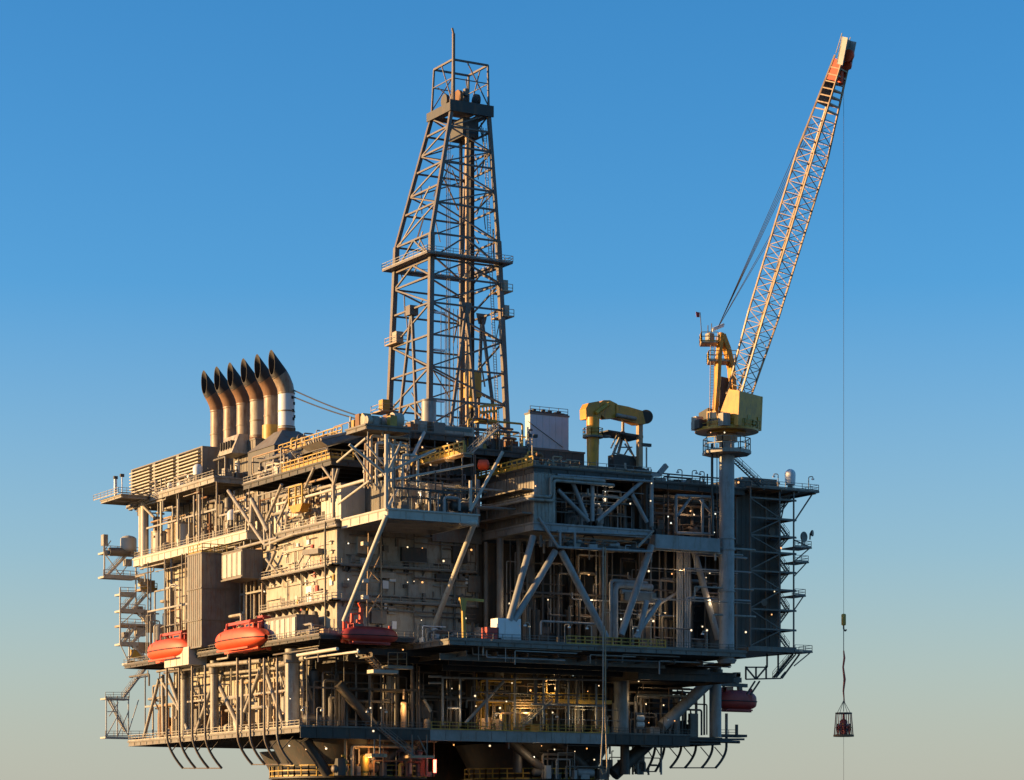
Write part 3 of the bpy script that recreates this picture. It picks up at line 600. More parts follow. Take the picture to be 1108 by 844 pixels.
# ------------------------------------------------------------------ derrick
dr = thing('derrick', 'tall dark lattice drilling derrick tapering to a crown frame with a thin mast', 'derrick', (32.2, 18.5, ZF))
def dc(z):                                   # centre and half width at height z
    zs = [(80, 32.2, 18.5, 8.5), (122, 32.0, 18.3, 7.1), (146.4, 34.6, 17.9, 4.0), (156, 34.8, 17.9, 3.75)]
    for a, b in zip(zs, zs[1:]):
        if z <= b[0] + 1e-6: t = (z - a[0]) / (b[0] - a[0]); return [a[i] + (b[i] - a[i]) * t for i in (1, 2, 3)]
def dk(k, z):
    cx, cy, h = dc(z); s = ((-1, -1), (1, -1), (1, 1), (-1, 1))[k % 4]; return V3((cx + s[0] * h, cy + s[1] * h, z))
LV = [81.4, 86, 91, 97, 103, 109, 114, 117.2, 122, 128, 131.5, 136, 139.2, 143, 146.4]
for k in range(4):
    mb = MB()
    for z0, z1 in ((81.4, 122), (122, 146.4)): mb.bar(dk(k, z0), dk(k, z1), .92 if z1 < 123 else .66)
    mb.build('leg', 'derrick', dr)
    mb = MB(); mb.bar(dk(k, 146.4), dk(k, 155.8), .32); mb.build('crown_post', 'derrick', dr)
    for i, z in enumerate(LV):
        mb = MB(); mb.bar(dk(k, z), dk(k + 1, z), .32); mb.build('girt', 'derrick', dr)
    for i, (z, z2) in enumerate(zip(LV, LV[1:])):
        if z in (114, 128, 136, 143): 
            pass
        mb = MB(); m_ = (dk(k, z2) + dk(k + 1, z2)) / 2
        if 91 <= z < 114:
            p, q_ = (dk(k, z), dk(k + 1, z2)) if (i + k) % 2 else (dk(k + 1, z), dk(k, z2)); mb.bar(p, q_, .28)
            b_ = (dk(k, z) + dk(k + 1, z)) / 2
        elif z >= 122: 
            p, q_ = (dk(k, z), dk(k + 1, z2)) if (i + k) % 2 else (dk(k + 1, z), dk(k, z2)); mb.bar(p, q_, .24)
        else: mb.bar(dk(k, z), m_, .3); mb.bar(dk(k + 1, z), m_, .3)
        mb.build('brace', 'derrick', dr)
    if k in (0, 1, 3):                       # the great V struts from floor to node under the ring platform
        m_ = (dk(k, 109) + dk(k + 1, 109)) / 2; c_ = dk(k, 84) ; e_ = dk(k + 1, 84)
        for t in ((.22, .72) if k else (.25, .62)): mb = MB(); mb.bar(c_.lerp(e_, t), m_, .5); mb.build('strut', 'derrick', dr)
        mb = MB(); mb.box(m_ - V3((.9, .9, 1.2)), m_ + V3((.9, .9, .6))) if k == 3 else mb.prism([m_ + V3((-1.2, -.1, .7)), m_ + V3((1.2, -.1, .7)), m_ + V3((.7, -.1, -1.3)), m_ + V3((-.7, -.1, -1.3))], (0, .2, 0)); mb.build('gusset', 'derrick', dr)
rg = random.Random(3)
for i in range(40):                          # secondary braces, hangers and pipes inside the tower
    k = rg.randrange(4); z = rg.uniform(84, 143); u = rg.random(); p = dk(k, z).lerp(dk(k + 1, z), u); z2 = min(146, z + rg.uniform(2.5, 6)); q_ = dk(k, z2).lerp(dk(k + 1, z2), min(1, max(0, u + rg.uniform(-.35, .35))))
    mb = MB(); mb.bar(p, q_, rg.choice((.14, .18, .22))); mb.build('secondary_brace', 'derrick', dr)
# ring platform and crown platform
def ring(z, out, wid, name, m):
    c = dc(z); h = c[2] + out; mb = MB(); t = .3
    for x0, x1, y0, y1 in ((-h, h, -h, -h + wid), (-h, h, h - wid, h), (-h, -h + wid, -h + wid, h - wid), (h - wid, h, -h + wid, h - wid)): mb.box((c[0] + x0, c[1] + y0, z - t), (c[0] + x1, c[1] + y1, z))
    mb.build(name, m, dr); return c, h
for z, out, wid, lab in ((117.9, 1.9, 2.2, 'guardrail round the ring platform halfway up the derrick'), (146.6, .7, 2.2, None)):
    c, h = ring(z, out, wid, 'ring_platform', 'derrick')
    if lab: rail(lab, [(c[0] - h, c[1] - h, z), (c[0] + h, c[1] - h, z), (c[0] + h, c[1] + h, z), (c[0] - h, c[1] + h, z), (c[0] - h, c[1] - h, z)], 'lgrey')
mb = MB(); c = dc(146.6); mb.box((c[0] - 4.7, c[1] - 4.7, 145.9), (c[0] + 4.7, c[1] - 4.4, 148.0)); mb.box((c[0] - 4.7, c[1] - 4.39, 145.9), (c[0] - 4.4, c[1] + 4.7, 147.5)); mb.build('crown_fascia', 'dgrey', dr)
for k in range(4):
    mb = MB(); mb.bar(dk(k, 155.8), dk(k + 1, 155.8), .34); mb.bar(dk(k, 152.3), dk(k + 1, 152.3), .16); mb.build('crown_frame', 'derrick', dr)
    mb = MB(); mb.bar((dk(k, 155.8) * .6 + dk(k + 1, 155.8) * .4), dk(k + 1, 148), .18); mb.build('crown_frame', 'derrick', dr)
for x, y, s, m_ in ((33.2, 16, 1.4, 'rusty'), (35.0, 17.5, 1.7, 'dgrey'), (37.2, 16.3, 1.3, 'dgrey'), (32, 19, 1.2, 'dgrey'), (36, 20, 1.5, 'grey')):
    mb = MB(); mb.tube([(x - .3, y, 149.4), (x + .3, y, 149.4)], s, 18); mb.build('crown_sheave', m_, dr)
mb = MB(); mb.box((32.5, 15.2, 147), (37.5, 20.4, 148.6)); mb.build('crown_block', 'boom', dr)
mb = MB(); mb.box((33.6, 15.0, 142), (37, 20, 145.6)); mb.build('sheave_cluster', 'dgrey', dr)
rg2 = random.Random(8)
for i in range(14):
    c = dc(150); x, y, z = c[0] + rg2.uniform(-3.2, 3), c[1] + rg2.uniform(-3.4, 3), rg2.uniform(147, 152.5); mb = MB()
    if i % 2: mb.box((x, y, z), (x + rg2.uniform(.4, 1.3), y + rg2.uniform(.4, 1.2), z + rg2.uniform(.4, 1.4)))
    else: mb.bar((x, y, z), (x + rg2.uniform(-2, 2), y + rg2.uniform(-2, 2), z + rg2.uniform(1, 3)), .18)
    mb.build('crown_fitting', rg2.choice(['derrick', 'dgrey', 'boom', 'grey']), dr)
mb = MB(); p = dk(0, 146.5) + V3((.3, -.2, 0)); mb.bar(p, p + UP * 14, .45); mb.bar(p + UP * 14, p + UP * 15 + V3((-.3, 0, 0)), .3); mb.build('mast', 'derrick', dr)
# guides, pipe, cables and ladder inside
for x, y, w_, m_, z1 in ((34.6, 15.2, .55, 'boom', 144), (36.6, 17, .8, 'soot', 144), (35.6, 19.4, .5, 'derrick', 142), (31, 16, .1, 'wire', 142), (31.4, 16, .1, 'wire', 142), (31.2, 17, .1, 'wire', 142)):
    mb = MB(); mb.bar((x, y, 84), (x, y, z1), w_); mb.build('guide', m_, dr)
for i in range(5): 
    x = 33.0 + i * .9; mb = MB(); mb.tube([(x, 22.5, 84), (x, 22.5, 111)], .07, 6); mb.build('drill_pipe', 'derrick', dr)
mb = MB(); L0 = dk(1, 84) + V3((-1.4, 1.5, 0)); L1 = dk(1, 144) + V3((-.9, .9, 0))
for e in (0, .6): mb.bar(L0 + V3((e, 0, 0)), L1 + V3((e, 0, 0)), .1)
for i in range(120): p = L0.lerp(L1, i / 120); mb.bar(p, p + V3((.6, 0, 0)), .07)
mb.build('ladder', 'lgrey', dr)
mb = MB(); mb.box((35.4, 15.6, 93.2), (38, 18, 98)); mb.vessel((36.7, 16.8, 91), (36.7, 16.8, 93.3), .8); mb.build('travelling_block', 'ochre', dr)
# service platforms on the legs
for k, z, dx, dy, w_ in ((3, 103.2, -.4, -3.5, 3.8), (3, 90.6, -1.5, -1.2, 4), (3, 87, -.5, -5, 3.2), (1, 107.8, .8, .2, 3.4), (1, 112.6, .9, .4, 3)):
    p = dk(k, z); mb = MB(); a_, b_ = V3((p.x + dx - 1, p.y + dy - 1, z)), V3((p.x + dx + 1.4, p.y + dy + w_, z + .25)); mb.box(a_, b_)
    for (x, y) in ((a_.x, a_.y), (b_.x, a_.y), (a_.x, b_.y), (b_.x, b_.y)): mb.bar((x, y, z), (x, y, z + 1.4), .1)
    for kz in (.7, 1.4): mb.bar((a_.x, a_.y, z + kz), (a_.x, b_.y, z + kz), .1); mb.bar((a_.x, a_.y, z + kz), (b_.x, a_.y, z + kz), .1)
    mb.build('service_platform', 'boom', dr)
    mb = MB(); mb.box((p.x + dx - .4, p.y + dy + .2, z + .26), (p.x + dx + 1.1, p.y + dy + 1.9, z + 2.4)); mb.build('winch_box', 'ochre' if z < 100 else 'cream', dr)
for z in (90.5, 100, 107): mb = MB(); p = dk(0, z); mb.box((p.x + .8, p.y - .3, z), (p.x + 3, p.y + .3, z + .35)); mb.build('floodlight_bar', 'white', dr)
# drill floor machinery
t = thing('mud_tank', 'upright light grey tank standing at the front foot of the derrick', 'tank', (22, 4, ZG)); p = AY(464, 455, 0); mb = MB(); mb.tube([(p.x, 0, ZG), (p.x, 0, 88.4)], 1.35, 20); mb.build('shell', 'blue', t); mb = MB(); mb.tube([(p.x, 0, 88.4), (p.x, 0, 88.7)], 1.45, 20); mb.build('lid', 'grey', t)
t = thing('equipment_skid', 'cluster of sunlit winches and boxes at the left corner of the drill floor', 'machinery', (8, 2, ZF))
for i in range(16):
    x = -2.2 + random.random() * 7.4; y = -16.2 + random.random() * 6.4; s = .5 + random.random() * 1.0
    mb = MB()
    if i % 3 == 0: mb.tube([(x - s*.6, y, ZF + s), (x + s*.6, y, ZF + s)], s, 14); mb.build('winch_drum', 'cream', t)
    else: mb.box((x - s*.6, y - s*.6, ZF + .02), (x + s*.6, y + s*.6, ZF + .3 + s * 1.5)); mb.build('box', random.choice(['cream', 'ochre', 'rusty', 'lgrey']), t)
t = thing('equipment_skid', 'dark machinery and pale cabinets along the drill floor front edge', 'machinery', (27, 2, ZF))
for i in range(24):
    x = 10.6 + random.random() * 12.6; y = -2.2 + random.random() * 6; s = .5 + random.random() * 1.1
    mb = MB(); mb.box((x - s*.8, y - s*.6, ZG + .02), (x + s*.8, y + s*.6, ZG + .3 + s * 1.2)); mb.build('box', random.choice(['dgrey', 'grey', 'rusty', 'lgrey', 'red', 'derrick']), t)
p, q_ = AY(470, 461, -2.9), AY(513, 463, -2.9)
t = thing('control_cabin', 'long pale cabin panel on the drill floor edge below the derrick', 'cabin', (p.x, -1, ZG)); mb = MB(); mb.box((p.x, -2.9, ZG + .02), (q_.x, -.5, ZG + 1.6)); mb.build('wall', 'lgrey', t); mb = MB()
mb.box((p.x + .5, -2.96, ZG + .7), (q_.x - .5, -2.902, ZG + 1.3)); mb.build('window', 'glass', t)
t = thing('access_basket', 'bright yellow work basket at the right foot of the derrick', 'basket', (31, -.5, ZF)); p = AY(528, 455, -2)
for a_, b_ in (((-1.8, 0, 0), (1.8, 0, 0)), ((-1.8, 0, 1.3), (1.8, 0, 1.9)), ((-1.8, 0, 2.4), (1.8, 0, 3.0))): mb = MB(); mb.bar(p + V3(a_), p + V3(b_), .4); mb.build('rail', 'yellow', t)
for i in range(6): mb = MB(); mb.bar(p + V3((-1.8 + i * .72, 0, 0)), p + V3((-1.8 + i * .72, 0, 2.6)), .22); mb.build('post', 'yellow', t)
mb = MB(); mb.box(p + V3((-1.9, .2, -.4)), p + V3((1.9, 2, -.1))); mb.build('floor', 'ochre', t)
# slanting pipe-rack wing at the left edge of the drill floor
t = thing('pipe_rack', 'slanting grey rack wing jutting left from the drill floor', 'rack', (4, 5, 80)); a_, b_ = AY(347, 477, -4), AY(396, 467, -4)
mb = MB(); mb.prism([a_, b_ + UP * .2, b_ - UP * .7, a_ + R * 1.2 - UP * .8], (0, 8, 0)); mb.build('tray', 'grey', t)
for i in range(7): mb = MB(); y = -3.6 + i * 1.0; mb.tube([V3((a_.x + .2, y, a_.z + .35)), V3((b_.x, y, b_.z + .5))], .3, 8); mb.build('tube', random.choice(['lgrey', 'cream', 'grey']), t)
# yellow catwalk slope under the drill floor
XC, ZC = 15.1, 76.6
t = thing('catwalk', 'orange railed catwalk catching the sun beneath the drill floor', 'walkway', (XC, -9, ZC))
mb = MB(); mb.box((XC, -18.8, ZC - .25), (XC + 2, 2, ZC)); mb.build('walkway', 'boom', t)
for y in (-18.4, -12, -6, 0): mb = MB(); mb.bar((XC + .2, y, ZC - .5), (XC + 1.8, y, ZC - .5), .3, .5); mb.build('hanger', 'grey', t)
mb = MB(); stairs(mb, (XC + 2, -18, ZC), (XC + 10, -13.5, ZG), (0, 1.5, 0)); mb.build('stair_flight', 'lgrey', t)
rail('bright orange railing facing the sun along the catwalk beneath the drill floor', [(XC + .05, -18.8, ZC), (XC + .05, 2, ZC)], 'ochre', h=1.9, w=.26, step=1.7, kick=.6)
rail('yellow railing on the shaded side of the catwalk beneath the drill floor', [(XC + 1.95, -16, ZC), (XC + 1.95, 2, ZC)], 'ochre', h=1.7, w=.16, step=1.7)

# ------------------------------------------------------------------ pedestal crane
PX, PY = 71.7, -17.0
pc = thing('pedestal_crane', 'tall yellow pedestal crane with its long lattice boom raised to the right', 'crane', (PX, PY, Z1F))
def zy(py): return AY(786, py, PY).z
def cyl(name, z0, z1, r, m, n=24, x=PX, y=PY, r2=None): mb = MB(); mb.tube([(x, y, z0), (x, y, z1)], [r, r2 or r], n); return mb.build(name, m, pc)
cyl('pedestal', zy(716), zy(470), 1.42, 'blue', 32); cyl('pedestal_foot', zy(718), zy(714), 1.5, 'blue', 32, r2=1.9)
for py in (583, 595, 640): cyl('ring_flange', zy(py) - .12, zy(py) + .12, 1.62, 'blue', 32)
zr = zy(492); 
def octa(name, z, r, t, m):
    mb = MB(); mb.tube([(PX, PY, z), (PX, PY, z + t)], r, 8); mb.smooth = False; return mb.build(name, m, pc, smooth=False)
octa('service_ring', zr, 4.6, .5, 'lgrey'); cyl('slew_bearing', zy(478), zy(468), 2.0, 'boom'); cyl('slew_flange', zy(470), zy(467), 3.6, 'yellow', 32)
def octpts(r, z): return [V3((PX + r * math.cos(math.pi/4*k + .0), PY + r * math.sin(math.pi/4*k), z)) for k in range(9)]
rail('railing round the service ring on the crane pedestal', octpts(4.4, zr + .5), 'lgrey', h=2.4, w=.13)
zh = zy(466)
HD = V3((.393, -.92, 0)).normalized(); HW = V3((HD.y, -HD.x, 0)) * -1   # boom heading and its width direction
if HW.dot(R) < 0: HW = -HW
B0 = V3((PX, PY, 0))
def CP(f, s, z): return B0 + HD * f + HW * s + UP * z
cyl('house_deck', zh - .35, zh, 5.9, 'yellow', 32)
rail('railing round the yellow deck of the pedestal crane', [V3((PX + 5.7 * math.cos(math.pi/8*k), PY + 5.7 * math.sin(math.pi/8*k), zh)) for k in range(17)], 'ochre', h=1.5, w=.1)
# house: sloped yellow cheek plates, cab and machinery
mb = MB(); za = zy(428)
for s in (-4.1, 3.7): mb.prism([CP(1.2, s, zh), CP(5.0, s, zh), CP(5.3, s, za - .2), CP(3.0, s, za + .3), CP(1.2, s, zh + 2.8)], HW * .4)
mb.prism([CP(4.98, -3.69, zh + .01), CP(5.28, -3.69, za - .22), CP(5.0, -3.69, za - .22), CP(4.7, -3.69, zh + .01)], HW * 7.38)
mb.prism([CP(1.3, -3.69, zh + 2.0), CP(4.6, -3.69, zh + 2.0), CP(4.6, -3.69, zh + 2.3), CP(1.3, -3.69, zh + 2.3)], HW * 7.38)
mb.build('house', 'yellow', pc)
for k in range(4): mb = MB(); p = CP(5.02 + .05 * k, -2.6 + 1.7 * k, zh + 1.1 + .9 * (k % 2)); mb.bar(p, p + HW * 1.1, .12, .7); mb.build('access_panel', 'ochre', pc)
for k in range(6): mb = MB(); p = CP(5.6, -3 + 1.1 * k, zh + .05); mb.bar(p, p + UP * 1.3, .1); mb.build('stanchion', 'ochre', pc)
mb = MB(); mb.prism([CP(-4.6, -2.4, zh + .01), CP(-2.52, -2.4, zh + .01), CP(-2.52, -2.4, zh + 4.2), CP(-4.6, -2.4, zh + 3.4)], HW * 4.4); mb.build('machinery', 'dgrey', pc)
mb = MB(); mb.prism([CP(-1.2, -5.0, zh + .01), CP(1.1, -5.0, zh + .01), CP(1.3, -5.0, zh + 1.6), CP(.7, -5.0, zh + 3.0), CP(-1.2, -5.0, zh + 3.0)], HW * 2.0); cab = mb.build('cab', 'yellow', pc)
mb = MB(); mb.prism([CP(-1.0, -5.06, zh + 1.2), CP(1.1, -5.06, zh + 1.2), CP(.8, -5.06, zh + 2.7), CP(-1.0, -5.06, zh + 2.7)], HW * .05); mb.build('window', 'glass', cab)
for i, (f, s) in enumerate(((-4.2, -3.6), (-3.6, -4.4), (-2.6, -4.9), (2.6, -5.0))): mb = MB(); mb.box(CP(f, s, zh + .01) - V3((.8, .8, 0)), CP(f, s, zh + 1.6 + .7 * (i % 2)) + V3((.8, .8, 0))); mb.build('machine_box', ('white', 'cream', 'dgrey', 'lgrey')[i], pc)
# bent yellow king post behind the boom foot
def QY(px, py): return AY(px, py, PY)
kp = [QY(772, 462), QY(774, 440), QY(776, 415), QY(777, 392), QY(779, 372), QY(780, 362)]
kq = [QY(796, 455), QY(793, 425), QY(791, 398), QY(787, 380), QY(781, 364)]
for s in (-1.6, 1.2):
    mb = MB()
    for a_, b_ in zip(kp, kp[1:]): mb.bar(a_ + D * s, b_ + D * s, .75, .75)
    mb.build('king_post', 'yellow', pc)
    mb = MB()
    for a_, b_ in zip(kq, kq[1:]): mb.bar(a_ + D * s, b_ + D * s, .9, .9)
    mb.build('king_post', 'yellow', pc)
mb = MB(); mb.prism([QY(777, 458) - D * .8, QY(790, 456) - D * .8, QY(788, 410) - D * .8, QY(780, 408) - D * .8], D * 1.6); mb.build('hoist_machinery', 'dgrey', pc)
for py in (395, 420, 440): p, q_ = QY(776, py), QY(790, py - 2); mb = MB(); mb.bar(p - D * 1.6, p + D * 1.2, .4); mb.bar(q_ - D * 1.6, q_ + D * 1.2, .4); mb.build('cross_tie', 'yellow', pc)
for py, a_, b_ in ((373, 758, 776), (393, 766, 796)):
    p, q_ = QY(a_, py), QY(b_, py); mb = MB(); mb.prism([p - D * 2, q_ - D * 2, q_ + D * 2, p + D * 2], (0, 0, .25)); mb.build('lookout', 'boom', pc)
    rail('railing on the topmost lookout of the crane king post' if py == 373 else 'railing on the middle lookout of the crane king post', [q_ - D * 2 + UP * .25, p - D * 2 + UP * .25, p + D * 2 + UP * .25, q_ + D * 2 + UP * .25], 'ochre', h=1.7, w=.12)
mb = MB(); p = QY(768, 368); mb.box(p - V3((.6, .6, .8)), p + V3((.6, .6, 1.2))); mb.build('lookout_box', 'lgrey', pc)
mb = MB(); a_, b_ = QY(771, 356), QY(783, 351); mb.bar(a_, b_, .5, .4); mb.bar(a_ + D*1.5, b_ + D*1.5, .5, .4); mb.build('sheave_bridge', 'white', pc)
for px, py in ((766, 352), (770, 350)): mb = MB(); mb.bar(QY(px, 372), QY(px, py), .12); mb.build('aerial', 'wire', pc)
mb = MB(); mb.bar(QY(760, 372), QY(757.5, 338), .1); fl = mb.build('aerial', 'wire', pc)
f = thing('warning_flag', 'tiny red flag fluttering above the yellow crane king post', 'flag', tuple(QY(757, 344))); mb = MB(); c_ = QY(757, 341); mb.add([c_ + V3(p_) for p_ in ((0,0,.5), (-.7,.2,.6), (-.6,.1,-.4), (0,0,-.4), (0,.05,.5), (-.7,.25,.6), (-.6,.15,-.4), (0,.05,-.4))], [(0,1,2,3), (7,6,5,4), (0,4,5,1), (1,5,6,2), (2,6,7,3), (3,7,4,0)]); mb.build('cloth', 'red', f)
mb = MB(); L0, L1 = QY(767, 460), QY(768, 375)
for e in (0, .7): mb.bar(L0 - D*2 + R * e, L1 - D*2 + R * e, .1)
for i in range(50): p = L0.lerp(L1, i / 50) - D*2; mb.bar(p, p + R * .7, .07)
mb.build('ladder', 'boom', pc)
# boom
F0 = CP(2.5, 0, AY(800, 433, PY).z); TIPF = 24.4
dt = (B0 + HD * TIPF - CAM).dot(D); TZ = 10 + (HY - 62) * dt / FPX; FT = CP(TIPF, 0, TZ)
bd = (FT - F0); BL = bd.length; bd.normalize(); bn = HW.cross(bd).normalized()
if bn.dot(HD) > 0: bn = -bn                  # upper side of the boom
def BP(t, s, u):
    w_ = 1.7 + .75 * min(1, t / .25) if t < .72 else 2.45 - 1.3 * (t - .72) / .28
    h_ = 1.5 + .3 * min(1, t / .3) if t < .72 else 1.8 - .9 * (t - .72) / .28
    return F0 + bd * (BL * t) + HW * (s * w_) + bn * (u * h_)
for s in (-1, 1):
    for u in (-1, 1):
        mb = MB(); ts = [0, .25, .5, .72, 1]
        for a_, b_ in zip(ts, ts[1:]): mb.bar(BP(a_, s, u), BP(b_, s, u), .29)
        mb.build('boom_chord', 'boom', pc)
NB = 26
for face in range(4):
    mb = MB()
    for i in range(NB):
        t0, t1 = i / NB * .82, (i + 1) / NB * .82
        if face < 2: s = (-1, 1)[face]; A, B, C = BP(t0, s, -1 if i % 2 else 1), BP(t1, s, 1 if i % 2 else -1), BP(t1, s, -1 if i % 2 else 1)
        else: u = (-1, 1)[face - 2]; A, B, C = BP(t0, -1 if i % 2 else 1, u), BP(t1, 1 if i % 2 else -1, u), BP(t1, -1 if i % 2 else 1, u)
        mb.bar(A, B, .12); mb.bar(B, C, .10)
    mb.build('boom_lacing', 'boom' if face != 2 else 'grey', pc)
mb = MB(); mb.prism([BP(.86, -1, 1.02), BP(.86, 1, 1.02), BP(.985, 1, 1.02), BP(.985, -1, 1.02)], -bn * .12); mb.build('tip_plate', 'derrick', pc)
for i in range(7): t_ = .845 + .02 * i; mb = MB(); mb.bar(BP(t_, -1, -1), BP(t_, 1, -1), .3); mb.bar(BP(t_, -1, -1), BP(t_, -1, 1), .22); mb.bar(BP(t_, 1, -1), BP(t_, 1, 1), .22); mb.build('tip_frame', 'boom', pc)
for s in (-1.02, 1.02): mb = MB(); mb.prism([BP(.93, s, 1), BP(.93, s, -1), BP(.99, s, -1), BP(.99, s, 1)], HW * .1); mb.build('tip_cheek', 'orange', pc)
tc = F0 + bd * (BL * .985)
mb = MB(); mb.prism([tc + HD * .0 + HW * -1.6 - UP * .6, tc + HW * 1.6 - UP * .6 , tc + HW * 1.6 + bd * 4.2 + bn * .4, tc + HW * -1.6 + bd * 4.2 + bn * .4], bn * -.25 ); mb.build('tip_box', 'lgrey', pc)
for s in (-1.6, 1.4): mb = MB(); mb.prism([tc + HW * s - UP * .6, tc + HW * s - UP * .6 - bn * 1.3, tc + HW * s + bd * 4.2 - bn * .9, tc + HW * s + bd * 4.2 + bn * .39], HW * .18); mb.build('tip_side', 'pale', pc)
mb = MB(); p = tc + HD * 1.2 + bd * 1; mb.tube([p - HW * .25, p + HW * .25], 1.1, 18); mb.tube([p + HW * .5 - bd*1.6, p + HW * .9 - bd*1.6], .8, 18); mb.build('tip_sheave', 'orange', pc)
mb = MB(); p = tc + HD * .9 - bd * 2.6; mb.vessel(p - UP * 1.6, p + UP * 1.2, .55); mb.build('tip_hook_block', 'orange', pc)
mb = MB(); p = tc + bd * 4.2 + bn * .6
for s in (-1.5, 1.5): mb.bar(p + HW * s - bd * 3, p + HW * s + bd * .6, .12)
mb.bar(p - HW * 1.5, p + HW * 1.5, .12); mb.build('tip_rail', 'lgrey', pc)
for i in range(6):                           # luffing ropes
    mb = MB(); s = -1.2 + i * .45; a_ = QY(777, 354) + D * s; b_ = BP(.80 if i < 4 else .62, (-.9 + i * .36), 1.1); mb.tube([a_, b_], .055, 5); mb.build('luffing_rope', 'wire', pc)

# hook line and personnel basket
HXY = FT + HD * .25; HXY = V3((HXY.x, HXY.y, 0))
q0 = HXY - CAM; q0d = q0.dot(D)
def hz(py): return 10 + (HY - py) * q0d / FPX
hl = thing('hoist_line', 'thin hoist rope hanging from the boom tip with hook block above the basket', 'hoist rope', (HXY.x, HXY.y, hz(770)))
mb = MB(); mb.tube([HXY + UP * (FT.z + 1), HXY + UP * hz(676)], .035, 5); mb.build('rope', 'wire', hl)
mb = MB(); mb.vessel(HXY + UP * hz(677), HXY + UP * hz(664), .42); mb.build('hook_block', 'ochre', hl)
mb = MB(); mb.pipe([HXY + UP * (hz(677) + .3), HXY + UP * hz(681), HXY + UP * hz(683) + R * .3, HXY + UP * hz(681) + R * .5], .14, 6); mb.build('hook', 'dgrey', hl)
mb = MB(); mb.tube([HXY + UP * hz(680), HXY + UP * hz(770)], .07, 5); mb.build('sling', 'wire', hl)
mb = MB(); mb.tube([HXY + UP * hz(704), HXY + UP * hz(712) + R * .12, HXY + UP * hz(722) - R * .1, HXY + UP * hz(735) + R * .16, HXY + UP * hz(748) - R * .05, HXY + UP * hz(760) + R * .12], [.12, .2, .17, .24, .16, .1], 7); mb.build('shock_cord', 'red', hl)
bk = thing('personnel_basket', 'round personnel transfer basket with riders hanging on the crane line', 'basket', (HXY.x, HXY.y, hz(796)))
zb0, zb1 = hz(795), hz(772); c0 = HXY
mb = MB(); mb.tube([c0 + UP * (zb0 - .35), c0 + UP * zb0], 1.85, 24); mb.build('floor_ring', 'rusty', bk)
mb = MB(); mb.tube([c0 + UP * (zb1 - .1), c0 + UP * (zb1 + .15)], 1.5, 20); mb.build('top_ring', 'dgrey', bk)
for k in range(20):
    a_ = 2 * math.pi * k / 20; e0 = V3((math.cos(a_) * 1.7, math.sin(a_) * 1.7, 0)); e1 = V3((math.cos(a_) * 1.4, math.sin(a_) * 1.4, 0))
    mb = MB(); mb.tube([c0 + e0 + UP * zb0, c0 + e1 + UP * zb1], .055, 5); mb.build('net_rope', 'red' if k % 2 else 'wire', bk)
for k in range(4): a_ = 2 * math.pi * k / 4 + .4; mb = MB(); mb.tube([c0 + V3((math.cos(a_) * 1.4, math.sin(a_) * 1.4, zb1)), c0 + UP * hz(758)], .05, 5); mb.build('bridle', 'wire', bk)
mb = MB(); mb.tube([c0 + UP * zb0, c0 + UP * (zb0 + 2.5), c0 + UP * (zb0 + 2.8), c0 + UP * zb1], [.75, .7, .25, .2], 12); mb.build('core', 'red', bk)
mb = MB(); mb.tube([c0 + UP * (zb0 - .3), c0 + UP * (4)], .03, 5); tag(mb.build('tag_line', 'wire'), 'thin tag line dropping from beneath the personnel basket', 'rope')

# ------------------------------------------------------------------ knuckle-boom crane
kc = thing('knuckle_crane', 'yellow knuckle-boom crane folded over like a hook on the right module roof', 'crane', tuple(AY(641, 500, -12)))
def KY(px, py, o=0): return AY(px, py, -12 + o)
p, q_ = KY(641.5, 506), KY(641.5, 452); mb = MB(); mb.tube([p, q_], [1.05, 1.2], 20); mb.build('pedestal', 'yellow', kc)
mb = MB(); mb.prism([KY(634.5, 453), KY(634, 442), KY(637, 436), KY(648, 434), KY(651, 440), KY(650, 453)], (0, 2.2, 0)); mb.build('turret', 'yellow', kc)
mb = MB(); mb.prism([KY(644, 440, .3), KY(653, 433, .3), KY(660, 433, .3), KY(668, 437, .3), KY(668, 452, .3), KY(655, 453, .3), KY(648, 446, .3)], (0, 1.6, 0)); mb.build('main_boom', 'yellow', kc)
mb = MB(); mb.prism([KY(667, 437.5, .1), KY(680, 440, .1), KY(697, 445, .1), KY(702, 450, .1), KY(698, 459, .1), KY(690, 459, .1), KY(680, 455, .1), KY(667, 452, .1)], (0, 2.0, 0)); mb.build('main_boom', 'yellow', kc)
mb = MB(); mb.tube([KY(667, 449, -.2), KY(688, 453, -.2)], .35, 10); mb.build('ram', 'lgrey', kc)
mb = MB(); mb.tube([KY(645, 447, -.3), KY(659, 437, -.3)], .4, 10); mb.build('ram', 'ochre', kc)
mb = MB(); mb.tube([KY(699, 451, -.1), KY(699, 451, 2.3)], 1.3, 20); mb.build('knuckle', 'dgrey', kc)
mb = MB(); mb.bar(KY(692, 458, 1), KY(692, 505, 1), .9, .9); mb.build('outer_arm', 'boom', kc)
mb = MB(); mb.box(KY(646, 461, -.6), KY(647.5, 481, -.3)); mb.build('ladder', 'ochre', kc)
mb = MB(); c_ = KY(641.5, 473, 0); mb.tube([c_ - UP * .15, c_ + UP * .15], 1.9, 14); mb.tube([KY(655, 472, 0) - UP * .2, KY(655, 472, 0) + UP * .1], 1.0, 12); mb.build('landing', 'grey', kc)
rail('small railing round the landing on the yellow knuckle crane post', [V3((c_.x + 1.8 * math.cos(k), c_.y + 1.8 * math.sin(k), c_.z + .15)) for k in (0, .8, 1.6, 2.4, 3.2, 4, 4.8, 5.6, 6.28)], 'ochre', h=1.4, w=.1)
bs = thing('boom_rest', 'dark roofed boom rest frame with splayed legs beneath the folded crane arm', 'stand', tuple(AY(675, 500, -3)))
